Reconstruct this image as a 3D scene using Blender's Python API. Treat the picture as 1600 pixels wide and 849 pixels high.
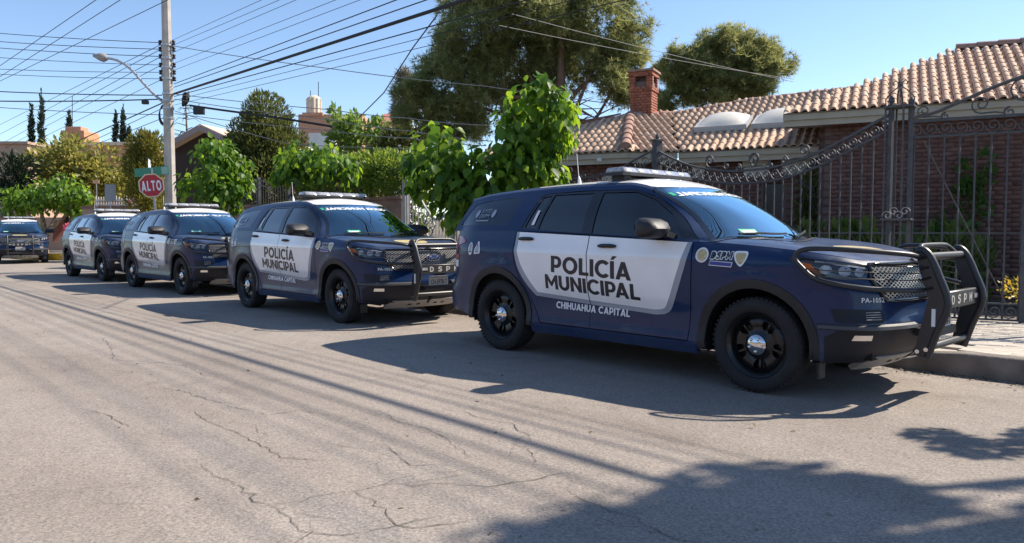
import bpy, bmesh, math, random
import numpy as np
from math import sin, cos, pi, radians, sqrt, atan2, hypot
from mathutils import Vector, Matrix
from mathutils.geometry import delaunay_2d_cdt

for o in list(bpy.data.objects):
    bpy.data.objects.remove(o)
SC = bpy.context.scene
COL = SC.collection

# ------------------------------------------------------------------ camera
# world: x along the parked row (cars point to +x), y from the street towards the houses, z up
CAM_F, CAM_PITCH, CAM_H, CAM_YAW = 1175.0, 0.053, 1.29, 0.815
cam_data = bpy.data.cameras.new("camera")
cam = bpy.data.objects.new("camera", cam_data)
COL.objects.link(cam)
cam.location = (0, 0, CAM_H)
cam.rotation_euler = (pi / 2 - CAM_PITCH, 0, CAM_YAW)
cam_data.sensor_width = 36
cam_data.lens = CAM_F / 1600 * 36
cam_data.clip_start = 0.05
cam_data.clip_end = 3000
SC.camera = cam

# ------------------------------------------------------------------ sky, sun, exposure
SUN_DIR = Vector((0.46, 0.97, 1.0)).normalized()      # towards the sun
SUN_EL = math.asin(SUN_DIR.z)
SUN_AZ = atan2(SUN_DIR.x, SUN_DIR.y)                  # clockwise from +y
world = bpy.data.worlds.new("World")
SC.world = world
world.use_nodes = True
wn = world.node_tree.nodes
wl = world.node_tree.links
wn.clear()
w_out = wn.new("ShaderNodeOutputWorld")
w_bg = wn.new("ShaderNodeBackground")
w_sky = wn.new("ShaderNodeTexSky")
w_sky.sky_type = 'NISHITA'
w_sky.sun_disc = False
w_sky.sun_elevation = SUN_EL
w_sky.sun_rotation = SUN_AZ
w_sky.altitude = 1400
w_sky.air_density = 1.0
w_sky.dust_density = 0.3
w_sky.ozone_density = 2.0
w_bg.inputs['Strength'].default_value = 0.114
wl.new(w_sky.outputs[0], w_bg.inputs[0])
wl.new(w_bg.outputs[0], w_out.inputs[0])

sun_data = bpy.data.lights.new("sun", 'SUN')
sun_data.energy = 4.6
sun_data.angle = radians(0.7)
sun_data.color = (1.0, 0.90, 0.77)
sun = bpy.data.objects.new("sun", sun_data)
COL.objects.link(sun)
sun.location = (6, 14, 16)
sun.rotation_euler = SUN_DIR.to_track_quat('Z', 'Y').to_euler()

SC.view_settings.view_transform = 'Standard'
SC.view_settings.look = 'None'
SC.view_settings.gamma = 1
SC.view_settings.exposure = 0.88
SC.view_settings.use_curve_mapping = False
SC.render.engine = 'CYCLES'
SC.cycles.max_bounces = 7
SC.cycles.transparent_max_bounces = 12

# ------------------------------------------------------------------ helpers
RND = random.Random(7)

def link(o):
    COL.objects.link(o)
    return o

def tag(o, label=None, cat=None, group=None, kind=None):
    if label: o["label"] = label
    if cat: o["category"] = cat
    if group: o["group"] = group
    if kind: o["kind"] = kind
    return o

def empty(name, loc=(0, 0, 0), rz=0.0):
    o = bpy.data.objects.new(name, None)
    o.location = loc
    o.rotation_euler = (0, 0, rz)
    o.empty_display_size = 0.2
    return link(o)

def mesh_obj(name, me, parent=None):
    o = bpy.data.objects.new(name, me)
    link(o)
    if parent is not None:
        o.parent = parent
    return o

class MB:
    """collects verts and faces of one mesh"""
    def __init__(self):
        self.v = []; self.f = []; self.m = []
    def add(self, vs, fs, mi=0):
        n = len(self.v)
        self.v.extend([tuple(map(float, p)) for p in vs])
        for f in fs:
            self.f.append([i + n for i in f]); self.m.append(mi)
        return self
    def box(self, c, s, mi=0, rot=None):
        x, y, z = s[0] / 2, s[1] / 2, s[2] / 2
        P = [(-x, -y, -z), (x, -y, -z), (x, y, -z), (-x, y, -z), (-x, -y, z), (x, -y, z), (x, y, z), (-x, y, z)]
        if rot is not None:
            P = [rot @ Vector(p) for p in P]
        P = [(p[0] + c[0], p[1] + c[1], p[2] + c[2]) for p in P]
        return self.add(P, [(0, 3, 2, 1), (4, 5, 6, 7), (0, 1, 5, 4), (1, 2, 6, 5), (2, 3, 7, 6), (3, 0, 4, 7)], mi)
    def beam(self, a, b, w, h, mi=0, up=(0, 0, 1)):
        a = Vector(a); b = Vector(b); d = b - a
        x = d.normalized(); y = Vector(up).cross(x)
        if y.length < 1e-5: y = Vector((0, 1, 0)).cross(x)
        y.normalize(); z = x.cross(y)
        R = Matrix((x, y, z)).transposed()
        return self.box((a + b) / 2, (d.length, w, h), mi, R)
    def tube(self, pts, r, n=8, mi=0, cap=True, closed=False):
        pts = [Vector(p) for p in pts]
        k = len(pts)
        rr = r if hasattr(r, '__len__') else [r] * k
        vs = []; fs = []
        t0 = (pts[1] - pts[0]).normalized()
        u = t0.orthogonal().normalized()
        for i in range(k):
            if closed:
                t = (pts[(i + 1) % k] - pts[i - 1])
            else:
                t = (pts[min(i + 1, k - 1)] - pts[max(i - 1, 0)])
            if t.length < 1e-9: t = t0
            t = t.normalized()
            u = (u - t * u.dot(t))
            if u.length < 1e-6: u = t.orthogonal()
            u.normalize(); w = t.cross(u)
            for j in range(n):
                a = 2 * pi * j / n
                vs.append(pts[i] + (u * cos(a) + w * sin(a)) * rr[i])
        for i in range(k if closed else k - 1):
            i2 = (i + 1) % k
            for j in range(n):
                fs.append((i * n + j, i * n + (j + 1) % n, i2 * n + (j + 1) % n, i2 * n + j))
        if cap and not closed:
            fs.append(tuple(range(n - 1, -1, -1))); fs.append(tuple((k - 1) * n + j for j in range(n)))
        return self.add(vs, fs, mi)
    def lathe(self, prof, n=32, mi=0, axis='y', c=(0, 0, 0)):
        """prof: (radius, height) list, turned about the axis"""
        vs = []; fs = []
        k = len(prof)
        for (r, h) in prof:
            for j in range(n):
                a = 2 * pi * j / n
                if axis == 'y': p = (r * cos(a), h, r * sin(a))
                elif axis == 'z': p = (r * cos(a), r * sin(a), h)
                else: p = (h, r * cos(a), r * sin(a))
                vs.append((p[0] + c[0], p[1] + c[1], p[2] + c[2]))
        for i in range(k - 1):
            for j in range(n):
                fs.append((i * n + j, i * n + (j + 1) % n, (i + 1) * n + (j + 1) % n, (i + 1) * n + j))
        return self.add(vs, fs, mi)
    def prism(self, poly, h0, h1, mi=0):
        """poly: 2D outline (x, y), extruded in z"""
        n = len(poly)
        vs = [(p[0], p[1], h0) for p in poly] + [(p[0], p[1], h1) for p in poly]
        fs = [tuple(range(n - 1, -1, -1)), tuple(range(n, 2 * n))] + [(i, (i + 1) % n, n + (i + 1) % n, n + i) for i in range(n)]
        return self.add(vs, fs, mi)
    def mesh(self, name, mats, smooth=None, clean=True):
        me = bpy.data.meshes.new(name)
        me.from_pydata(self.v, [], self.f)
        if not isinstance(mats, (list, tuple)): mats = [mats]
        for m in mats: me.materials.append(m)
        if len(mats) > 1:
            me.polygons.foreach_set("material_index", self.m)
        if clean:
            bm = bmesh.new(); bm.from_mesh(me)
            bmesh.ops.remove_doubles(bm, verts=bm.verts, dist=1e-5)
            bmesh.ops.recalc_face_normals(bm, faces=bm.faces)
            bm.to_mesh(me); bm.free()
        if smooth is not None:
            me.polygons.foreach_set("use_smooth", [True] * len(me.polygons))
            me.set_sharp_from_angle(angle=radians(smooth))
        me.update()
        return me
    def build(self, name, mats, parent=None, smooth=None, clean=True):
        return mesh_obj(name, self.mesh(name, mats, smooth, clean), parent)

def bevel_mesh(me, w, seg=2, ang=30):
    bm = bmesh.new(); bm.from_mesh(me)
    es = [e for e in bm.edges if len(e.link_faces) == 2 and e.calc_face_angle(0) > radians(ang)]
    bmesh.ops.bevel(bm, geom=es, offset=w, segments=seg, profile=0.5, affect='EDGES', clamp_overlap=True)
    bm.to_mesh(me); bm.free()
    me.polygons.foreach_set("use_smooth", [True] * len(me.polygons))
    me.set_sharp_from_angle(angle=radians(40))
    return me

def copy_tree(o, parent=None):
    c = o.copy()
    COL.objects.link(c)
    c.parent = parent
    for ch in o.children:
        copy_tree(ch, c)
    return c

def catmull(pts, n=8, closed=False):
    P = [np.array(p, float) for p in pts]
    k = len(P); out = []
    for i in range(k if closed else k - 1):
        if closed:
            a, b, c, d = P[i - 1], P[i], P[(i + 1) % k], P[(i + 2) % k]
        else:
            b, c = P[i], P[i + 1]
            a = P[i - 1] if i > 0 else 2 * b - c
            d = P[i + 2] if i + 2 < k else 2 * c - b
        for j in range(n):
            t = j / n
            out.append(0.5 * ((2 * b) + (c - a) * t + (2 * a - 5 * b + 4 * c - d) * t * t + (3 * b - a - 3 * c + d) * t ** 3))
    if not closed: out.append(P[-1])
    return np.array(out)

def interp_s(xs, ys):
    """smooth (cubic Hermite, monotone-limited) interpolation"""
    xs = np.array(xs, float); ys = np.array(ys, float)
    h = np.diff(xs); dl = np.diff(ys) / h
    m = np.zeros(len(xs)); m[0] = dl[0]; m[-1] = dl[-1]
    for i in range(1, len(xs) - 1):
        m[i] = 0 if dl[i - 1] * dl[i] <= 0 else 2 * dl[i - 1] * dl[i] / (dl[i - 1] + dl[i])
    def f(x):
        x = np.clip(np.asarray(x, float), xs[0], xs[-1])
        i = np.clip(np.searchsorted(xs, x, side='right') - 1, 0, len(xs) - 2)
        t = (x - xs[i]) / h[i]
        return ((2 * t ** 3 - 3 * t ** 2 + 1) * ys[i] + (t ** 3 - 2 * t ** 2 + t) * h[i] * m[i]
                + (-2 * t ** 3 + 3 * t ** 2) * ys[i + 1] + (t ** 3 - t ** 2) * h[i] * m[i + 1])
    return f

def inside(poly, P):
    poly = np.asarray(poly); x, y = P[:, 0], P[:, 1]
    r = np.zeros(len(P), bool); j = len(poly) - 1
    for i in range(len(poly)):
        xi, yi = poly[i]; xj, yj = poly[j]
        c = (yi > y) != (yj > y)
        if c.any():
            r ^= c & (x < (xj - xi) * (y - yi) / (yj - yi + 1e-15) + xi)
        j = i
    return r

def seg_dist(poly, P, closed=True):
    poly = np.asarray(poly, float); d = np.full(len(P), 1e9)
    n = len(poly)
    for i in range(n if closed else n - 1):
        a = poly[i]; b = poly[(i + 1) % n]; ab = b - a; L = (ab @ ab) + 1e-15
        t = np.clip(((P - a) @ ab) / L, 0, 1)
        d = np.minimum(d, np.hypot(*(P - (a + t[:, None] * ab)).T))
    return d

def resample(poly, step, closed=True):
    out = []
    n = len(poly)
    for i in range(n if closed else n - 1):
        a = np.array(poly[i], float); b = np.array(poly[(i + 1) % n], float)
        k = max(1, int(math.ceil(np.linalg.norm(b - a) / step)))
        for j in range(k): out.append(a + (b - a) * j / k)
    if not closed: out.append(np.array(poly[-1], float))
    return np.array(out)

_TESS = {}
def tess(poly, holes=(), step=0.05):
    """2D outline with holes -> points, triangles"""
    key = (np.asarray(poly, float).tobytes(), tuple(np.asarray(h, float).tobytes() for h in holes), step)
    if key in _TESS: return _TESS[key]
    loops = [resample(poly, step)] + [resample(h, step) for h in holes]
    pts = []; edges = []
    for lp in loops:
        n0 = len(pts)
        pts += [tuple(p) for p in lp]
        edges += [(n0 + i, n0 + (i + 1) % len(lp)) for i in range(len(lp))]
    lo = loops[0].min(0); hi = loops[0].max(0)
    gx = np.arange(lo[0] + step / 2, hi[0], step); gy = np.arange(lo[1] + step / 2, hi[1], step)
    if len(gx) and len(gy):
        G = np.array([(a + (step / 2 if k % 2 else 0), b) for k, b in enumerate(gy) for a in gx])
        ok = inside(loops[0], G)
        for h in loops[1:]: ok &= ~inside(h, G)
        G = G[ok]
        if len(G):
            d = np.full(len(G), 1e9)
            for lp in loops: d = np.minimum(d, seg_dist(lp, G))
            pts += [tuple(p) for p in G[d > step * 0.45]]
    V, E, F, _, _, _ = delaunay_2d_cdt([Vector(p) for p in pts], edges, [], 0, 1e-6)
    V = np.array([(v[0], v[1]) for v in V])
    F = [f for f in F]
    cen = np.array([V[list(f)].mean(0) for f in F])
    ok = inside(loops[0], cen)
    for h in loops[1:]: ok &= ~inside(h, cen)
    F = [f for f, k in zip(F, ok) if k]
    _TESS[key] = (V, F)
    return V, F

def panel(mb, poly, lift, holes=(), step=0.05, depth=0.0, mi=0, off=0.0, inset=0.0):
    """lay a 2D outline on a lifted surface; depth folds its border inwards"""
    V, F = tess(poly, holes, step)
    P, N = lift(V)
    P = P + N * off
    vs = [tuple(p) for p in P]; fs = [tuple(f) for f in F]
    if depth:
        cnt = {}
        for f in F:
            for i in range(3):
                e = (f[i], f[(i + 1) % 3]); k = (min(e), max(e)); cnt.setdefault(k, []).append(e)
        n = len(vs); mp = {}
        for k, es in cnt.items():
            if len(es) == 1:
                a, b = es[0]
                for q in (a, b):
                    if q not in mp:
                        mp[q] = len(vs); vs.append(tuple(P[q] - N[q] * depth))
                fs.append((b, a, mp[a], mp[b]))
    mb.add(vs, fs, mi)

def text_tris(s, bold=0.0, shear=0.0):
    cu = bpy.data.curves.new("lettering", 'FONT')
    cu.body = s; cu.shear = shear; cu.resolution_u = 3
    cu.space_character = 1.0 + bold * 2.6
    o = bpy.data.objects.new("lettering", cu)
    COL.objects.link(o)
    bpy.context.view_layer.update()
    me = bpy.data.meshes.new_from_object(o.evaluated_get(bpy.context.evaluated_depsgraph_get()))
    bpy.data.objects.remove(o); bpy.data.curves.remove(cu)
    return me

def text_map(s, box, lift, mb=None, bold=0.012, shear=0.0, off=0.003, mi=0, slices=0.03, flip=False, rot=0.0):
    """letters fitted into box (x0, y0, x1, y1) of a lifted surface"""
    me = text_tris(s, bold, shear)
    bm = bmesh.new(); bm.from_mesh(me); bpy.data.meshes.remove(me)
    xs = [v.co.x for v in bm.verts]; ys = [v.co.y for v in bm.verts]
    a0, a1, b0, b1 = min(xs), max(xs), min(ys), max(ys)
    x0, y0, x1, y1 = box
    for v in bm.verts:
        u = (v.co.x - a0) / (a1 - a0); w = (v.co.y - b0) / (b1 - b0)
        if flip: u = 1 - u
        v.co = Vector((x0 + u * (x1 - x0), y0 + w * (y1 - y0) + rot * (u - .5) * (x1 - x0), 0))
    y = y0 + slices
    while y < y1:
        bmesh.ops.bisect_plane(bm, geom=bm.verts[:] + bm.edges[:] + bm.faces[:], plane_co=(0, y, 0), plane_no=(0, 1, 0))
        y += slices
    bmesh.ops.triangulate(bm, faces=bm.faces)
    bm.verts.index_update()
    V = np.array([(v.co.x, v.co.y) for v in bm.verts])
    F = [tuple(v.index for v in f.verts) for f in bm.faces]
    bm.free()
    mb = mb or MB()
    # heavier strokes: the same letters laid again a little to each side
    k = bold * (y1 - y0) * 1.15
    sh = [(0, 0)] if bold <= 0 else [(-k, -k * .5), (-k, k * .5), (0, -k * .6), (0, k * .6), (k, -k * .5), (k, k * .5)]
    for i, (a, b) in enumerate(sh):
        P, N = lift(V + np.array([a, b]))
        mb.add(P + N * (off + i * 2.5e-4), F, mi)
    return mb

# heavy block capitals: outline and holes per glyph, height 1
def _ring(cx, cy, rx, ry, a0, a1, n=20):
    return [(cx + rx * cos(a0 + (a1 - a0) * i / n), cy + ry * sin(a0 + (a1 - a0) * i / n)) for i in range(n + 1)]
_S = .235
def glyph(ch):
    S = _S
    if ch == 'I': return .24, [([(0, 0), (.24, 0), (.24, 1), (0, 1)], [])]
    if ch == '\u00cd': return .24, [([(0, 0), (.24, 0), (.24, 1), (0, 1)], []), ([(.02, 1.07), (.20, 1.07), (.42, 1.28), (.16, 1.28)], [])]
    if ch == 'L': return .62, [([(0, 0), (.62, 0), (.62, .20), (S, .20), (S, 1), (0, 1)], [])]
    if ch == 'T': return .74, [([(.255, 0), (.485, 0), (.485, .80), (.74, .80), (.74, 1), (0, 1), (0, .80), (.255, .80)], [])]
    if ch == 'H': return .80, [([(0, 0), (S, 0), (S, .40), (.565, .40), (.565, 0), (.80, 0), (.80, 1), (.565, 1), (.565, .60), (S, .60), (S, 1), (0, 1)], [])]
    if ch == 'N': return .82, [([(0, 0), (S, 0), (S, .60), (.60, 0), (.82, 0), (.82, 1), (.585, 1), (.585, .40), (.22, 1), (0, 1)], [])]
    if ch == 'M': return .98, [([(0, 0), (.22, 0), (.22, .58), (.44, .20), (.54, .20), (.76, .58), (.76, 0), (.98, 0), (.98, 1), (.78, 1), (.49, .50), (.20, 1), (0, 1)], [])]
    if ch == 'A': return .90, [([(0, 0), (.24, 0), (.31, .18), (.59, .18), (.66, 0), (.90, 0), (.565, 1), (.335, 1)], [[(.375, .36), (.525, .36), (.45, .62)]])]
    if ch == 'P': return .72, [([(0, 0), (S, 0), (S, .28), (.40, .28)] + _ring(.40, .64, .32, .36, -pi / 2, pi / 2, 12)[1:] + [(0, 1)], [[(S, .47), (.38, .47)] + _ring(.38, .64, .105, .17, -pi / 2, pi / 2, 8)[1:] + [(S, .81)]])]
    if ch == 'D': return .82, [([(0, 0), (.36, 0)] + _ring(.36, .5, .46, .5, -pi / 2, pi / 2, 14)[1:] + [(0, 1)], [[(S, .20), (.36, .20)] + _ring(.36, .5, .225, .30, -pi / 2, pi / 2, 10)[1:] + [(S, .80)]])]
    if ch == 'O': return 1.0, [(_ring(.5, .5, .5, .52, 0, 2 * pi, 28)[:-1], [_ring(.5, .5, .262, .305, 0, 2 * pi, 22)[:-1]])]
    if ch == 'C': return .86, [(_ring(.5, .5, .5, .52, .72, 2 * pi - .72, 24) + _ring(.5, .5, .262, .305, 2 * pi - .80, .80, 18), [])]
    if ch == 'U': return .80, [([(0, 1), (0, .40)] + _ring(.40, .40, .40, .42, pi, 2 * pi, 14)[1:] + [(.80, 1), (.565, 1), (.565, .40)] + _ring(.40, .40, .165, .20, 2 * pi, pi, 10)[1:] + [(S, 1)], [])]
    if ch == 'S':
        sp = catmull([(.66, .80), (.50, .895), (.33, .90), (.155, .80), (.15, .63), (.36, .53), (.54, .44), (.58, .25), (.42, .105), (.25, .105), (.04, .20)], 5)
        d = np.gradient(sp, axis=0); d /= np.hypot(d[:, 0], d[:, 1])[:, None]; n = np.stack([-d[:, 1], d[:, 0]], 1) * .112
        return .70, [([tuple(p) for p in sp + n] + [tuple(p) for p in (sp - n)[::-1]], [])]
    return .30, []

def block_text(s, box, lift, off=.006, grow=0.0, mi=0, flip=False, rot=0.0, shear=0.0, gap=.075, step=.045, mb=None):
    """box is the cap height box; accents stand above it"""
    x0, y0, x1, y1 = box; h = y1 - y0
    ws = [glyph(c)[0] - (.13 if s[i:i + 2] == 'PA' else .0) - (.10 if s[i:i + 2] in ('AL', 'CA') else 0) * 0 for i, c in enumerate(s)]; tot = sum(ws) + gap * (len(s) - 1); k = (x1 - x0) / tot
    mb = mb or MB(); u = 0.0
    for c, w in zip(s, ws):
        for poly, holes in glyph(c)[1]:
            def tr(p):
                a = (u + p[0] + shear * p[1]) / tot; a = 1 - a if flip else a
                return (x0 + a * (x1 - x0), y0 + p[1] * h + rot * (a - .5) * (x1 - x0))
            pp = [tr(p) for p in poly]
            if grow: pp = inset_poly(pp, -grow)
            panel(mb, pp, lift, [[tr(p) for p in q] for q in holes], step=step, off=off, mi=mi)
        u += w + gap
    return mb

# ------------------------------------------------------------------ materials
def mat(name, col, rough=0.6, metal=0.0, spec=0.5, coat=0.0, coat_r=0.05, noise=0.0, nscale=5.0, bump=0.0, bscale=30.0, bdist=0.01,
        emit=None, sub=0.0, detail=4.0, rvar=0.0):
    m = bpy.data.materials.new(name); m.use_nodes = True
    nt = m.node_tree; b = nt.nodes["Principled BSDF"]
    b.inputs["Base Color"].default_value = (*col, 1)
    b.inputs["Roughness"].default_value = rough
    b.inputs["Metallic"].default_value = metal
    b.inputs["Specular IOR Level"].default_value = spec
    b.inputs["Coat Weight"].default_value = coat
    b.inputs["Coat Roughness"].default_value = coat_r
    if emit:
        b.inputs["Emission Color"].default_value = (*emit[:3], 1); b.inputs["Emission Strength"].default_value = emit[3]
    tc = None
    if noise or bump or rvar:
        tc = nt.nodes.new("ShaderNodeTexCoord")
    if noise or rvar:
        n = nt.nodes.new("ShaderNodeTexNoise"); n.inputs["Scale"].default_value = nscale; n.inputs["Detail"].default_value = detail
        nt.links.new(tc.outputs["Object"], n.inputs["Vector"])
        if noise:
            mr = nt.nodes.new("ShaderNodeMapRange"); mr.inputs[1].default_value = 0.3; mr.inputs[2].default_value = 0.7
            mr.inputs[3].default_value = 1 - noise; mr.inputs[4].default_value = 1 + noise
            nt.links.new(n.outputs[0], mr.inputs[0])
            mx = nt.nodes.new("ShaderNodeMix"); mx.data_type = 'RGBA'; mx.blend_type = 'MULTIPLY'; mx.inputs[0].default_value = 1
            mx.inputs[6].default_value = (*col, 1)
            nt.links.new(mr.outputs[0], mx.inputs[7]); nt.links.new(mx.outputs[2], b.inputs["Base Color"])
        if rvar:
            mr = nt.nodes.new("ShaderNodeMapRange"); mr.inputs[1].default_value = 0.35; mr.inputs[2].default_value = 0.65
            mr.inputs[3].default_value = max(0, rough - rvar); mr.inputs[4].default_value = rough + rvar
            nt.links.new(n.outputs[0], mr.inputs[0]); nt.links.new(mr.outputs[0], b.inputs["Roughness"])
    if bump:
        n2 = nt.nodes.new("ShaderNodeTexNoise"); n2.inputs["Scale"].default_value = bscale; n2.inputs["Detail"].default_value = 6
        nt.links.new(tc.outputs["Object"], n2.inputs["Vector"])
        bp = nt.nodes.new("ShaderNodeBump"); bp.inputs["Strength"].default_value = bump; bp.inputs["Distance"].default_value = bdist
        nt.links.new(n2.outputs[0], bp.inputs["Height"]); nt.links.new(bp.outputs[0], b.inputs["Normal"])
    return m

def glass_mat(name, tint, refl=1.0, rough=0.01, gcol=(1, 1, 1)):
    m = bpy.data.materials.new(name); m.use_nodes = True
    nt = m.node_tree; nt.nodes.clear()
    out = nt.nodes.new("ShaderNodeOutputMaterial"); mix = nt.nodes.new("ShaderNodeMixShader")
    tr = nt.nodes.new("ShaderNodeBsdfTransparent"); gl = nt.nodes.new("ShaderNodeBsdfGlossy"); fr = nt.nodes.new("ShaderNodeFresnel")
    mul = nt.nodes.new("ShaderNodeMath"); mul.operation = 'MULTIPLY'; mul.inputs[1].default_value = refl; mul.use_clamp = True
    fr.inputs[0].default_value = 1.52
    tr.inputs[0].default_value = (*tint, 1); gl.inputs["Roughness"].default_value = rough; gl.inputs["Color"].default_value = (*gcol, 1)
    nt.links.new(fr.outputs[0], mul.inputs[0]); nt.links.new(mul.outputs[0], mix.inputs[0])
    nt.links.new(tr.outputs[0], mix.inputs[1]); nt.links.new(gl.outputs[0], mix.inputs[2]); nt.links.new(mix.outputs[0], out.inputs[0])
    return m

M = {}
def paint_mat(name, col, dust_sheen, rough=.34, coat=.38, spec=.28, top=.09, low=.07):
    """car paint with a dusty film that paints sky sheen on upward faces, and road grime low down"""
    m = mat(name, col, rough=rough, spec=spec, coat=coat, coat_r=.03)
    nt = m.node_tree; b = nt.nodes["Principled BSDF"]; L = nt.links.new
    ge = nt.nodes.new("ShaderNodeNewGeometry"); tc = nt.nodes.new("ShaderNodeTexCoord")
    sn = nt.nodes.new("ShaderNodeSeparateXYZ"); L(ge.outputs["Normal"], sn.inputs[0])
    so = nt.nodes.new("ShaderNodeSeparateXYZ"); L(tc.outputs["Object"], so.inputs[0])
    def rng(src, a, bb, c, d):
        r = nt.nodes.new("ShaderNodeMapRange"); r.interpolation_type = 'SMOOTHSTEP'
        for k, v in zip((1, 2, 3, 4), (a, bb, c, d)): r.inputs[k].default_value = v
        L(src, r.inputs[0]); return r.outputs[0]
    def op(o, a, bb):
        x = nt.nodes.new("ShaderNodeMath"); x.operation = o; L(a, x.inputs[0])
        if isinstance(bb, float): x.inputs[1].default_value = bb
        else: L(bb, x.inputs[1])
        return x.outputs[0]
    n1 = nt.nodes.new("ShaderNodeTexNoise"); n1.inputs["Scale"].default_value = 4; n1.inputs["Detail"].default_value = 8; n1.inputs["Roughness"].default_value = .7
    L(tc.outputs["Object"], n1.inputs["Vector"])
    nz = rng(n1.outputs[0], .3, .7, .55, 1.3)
    f = op('ADD', rng(sn.outputs[2], .35, .95, 0.0, top), rng(so.outputs[2], .75, .25, .0, low))  # upward faces get a paler colour, partly imitating sky sheen on the hood
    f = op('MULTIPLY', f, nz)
    x = nt.nodes.new("ShaderNodeMix"); x.data_type = 'RGBA'; x.inputs[6].default_value = (*col, 1); x.inputs[7].default_value = (*dust_sheen, 1)
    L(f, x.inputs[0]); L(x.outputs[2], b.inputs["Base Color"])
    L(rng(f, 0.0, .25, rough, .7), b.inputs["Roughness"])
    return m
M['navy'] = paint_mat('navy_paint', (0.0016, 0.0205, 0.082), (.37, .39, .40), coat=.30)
M['white'] = mat('white_vinyl', (0.94, 0.93, 0.92), rough=0.25, spec=0.5, coat=0.8, coat_r=0.08, noise=0.03, nscale=4)
M['grey'] = mat('grey_vinyl', (0.33, 0.36, 0.41), rough=0.35, coat=0.4, coat_r=0.1)
M['letter'] = mat('dark_letter', (0.018, 0.017, 0.028), rough=0.35)
M['wletter'] = mat('white_letter', (0.82, 0.83, 0.85), rough=0.4)
M['blueletter'] = mat('blue_letter', (0.03, 0.06, 0.30), rough=0.4)
M['greenletter'] = mat('green_letter', (0.05, 0.45, 0.22), rough=0.4)
M['gold'] = mat('gold_emblem', (0.52, 0.43, 0.22), rough=0.4, noise=0.2, nscale=30)
M['plastic'] = mat('black_plastic', (0.018, 0.019, 0.022), rough=0.55, noise=0.1, nscale=12, bump=0.15, bscale=400, bdist=0.001)
M['gloss'] = mat('gloss_black', (0.008, 0.009, 0.012), rough=0.15, coat=0.6)
M['steel'] = mat('powder_coat_black', (0.020, 0.021, 0.024), rough=0.42, spec=0.6, bump=0.1, bscale=300, bdist=0.001)
M['tyre'] = mat('tyre_rubber', (0.022, 0.022, 0.023), rough=0.85, noise=0.25, nscale=9, bump=0.25, bscale=90, bdist=0.003)
M['rim'] = mat('black_rim', (0.007, 0.007, 0.008), rough=0.34, spec=0.45, coat=0.2)
M['chrome'] = mat('chrome', (0.72, 0.72, 0.73), rough=0.12, metal=1.0)
M['silver'] = mat('silver_plastic', (0.30, 0.29, 0.28), rough=0.5, noise=0.12, nscale=6)
M['dark'] = mat('inner_dark', (0.006, 0.006, 0.007), rough=0.9)
M['seat'] = mat('seat_cloth', (0.02, 0.02, 0.023), rough=0.9)
M['meshgrey'] = mat('grille_grey', (0.40, 0.40, 0.40), rough=0.35, metal=.4)
M['lens'] = mat('clear_lens', (0.30, 0.33, 0.38), rough=0.08, coat=1.0, noise=0.5, nscale=18)
M['lensdark'] = mat('smoked_lens', (0.014, 0.017, 0.026), rough=0.08, coat=1.0)
M['amber'] = mat('amber_lens', (0.60, 0.13, 0.02), rough=0.2, coat=0.6)
M['red'] = mat('red_lens', (0.33, 0.012, 0.012), rough=0.15, coat=0.8)
M['redsticker'] = mat('red_sticker', (0.55, 0.07, 0.05), rough=0.5)
M['lightbar'] = mat('light_bar_lens', (0.33, 0.34, 0.37), rough=0.12, coat=0.8, noise=0.35, nscale=25)
M['plate'] = mat('plate_white', (0.62, 0.60, 0.58), rough=0.4)
M['glass'] = glass_mat('tinted_glass', (0.10, 0.115, 0.14), refl=1.2)
M['glassdark'] = glass_mat('dark_tinted_glass', (0.030, 0.036, 0.048), refl=2.2)
M['screen'] = glass_mat('windscreen_glass', (0.20, 0.26, 0.30), refl=4.2, gcol=(.58, .84, .94))
M['quarter'] = mat('tinted_quarter', (0.008, 0.012, 0.034), rough=0.12, coat=0.4)
M['platetext'] = mat('plate_letter', (0.42, 0.40, 0.37), rough=0.5)
M['lower'] = mat('lower_bumper', (0.014, 0.016, 0.024), rough=0.5, spec=.3)
M['ledge'] = mat('dark_grey_plastic', (0.06, 0.06, 0.065), rough=0.45)
M['mirror'] = mat('mirror_glass', (0.7, 0.7, 0.72), rough=0.02, metal=1.0)
M['blueoval'] = mat('blue_oval', (0.02, 0.05, 0.22), rough=0.2, coat=0.8)
# ------------------------------------------------------------------ police car (local: x forward, y left, z up)
WB = 1.51                                        # half wheelbase
_half = catmull([(-2.60, 0), (-2.595, .35), (-2.56, .66), (-2.44, .87), (-2.18, .965), (-1.6, .995), (-.6, 1.0), (.4, 1.0), (1.4, .998),
                 (1.85, .972), (2.14, .905), (2.33, .76), (2.43, .52), (2.475, .25), (2.485, 0)], 60)
_half[0, 1] = 0
_arc = np.concatenate([[0], np.cumsum(np.hypot(*np.diff(_half, axis=0).T))])
_arc -= np.interp(0, _half[:, 0], _arc)
SR, SF = _arc[0], _arc[-1]
_tan = np.gradient(_half, axis=0); _tan /= np.hypot(_tan[:, 0], _tan[:, 1])[:, None]
_side_d = interp_s([.18, .28, .36, .46, .58, .70, .82, .95, 1.05, 1.12, 1.20, 1.32], [.10, .055, .036, .050, .044, .024, .008, 0, .002, .014, .034, .062])
_front_d = interp_s([.18, .28, .36, .46, .55, .60, .66, .75, .85, .95, 1.03, 1.10, 1.2], [.36, .20, .10, .045, .012, 0, .022, .035, .045, .07, .095, .14, .22])
_rear_d = interp_s([.2, .35, .5, .62, .70, .8, 1.0, 1.15, 1.3], [.16, .06, 0, 0, .03, .055, .065, .08, .11])
z_top = interp_s([SR, -1.3, .94, 1.3, 1.85, 2.1, 2.4, SF], [1.305, 1.300, 1.207, 1.188, 1.142, 1.108, 1.075, 1.062])

def smooth01(a, b, x):
    t = np.clip((x - a) / (b - a), 0, 1); return t * t * (3 - 2 * t)

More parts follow.
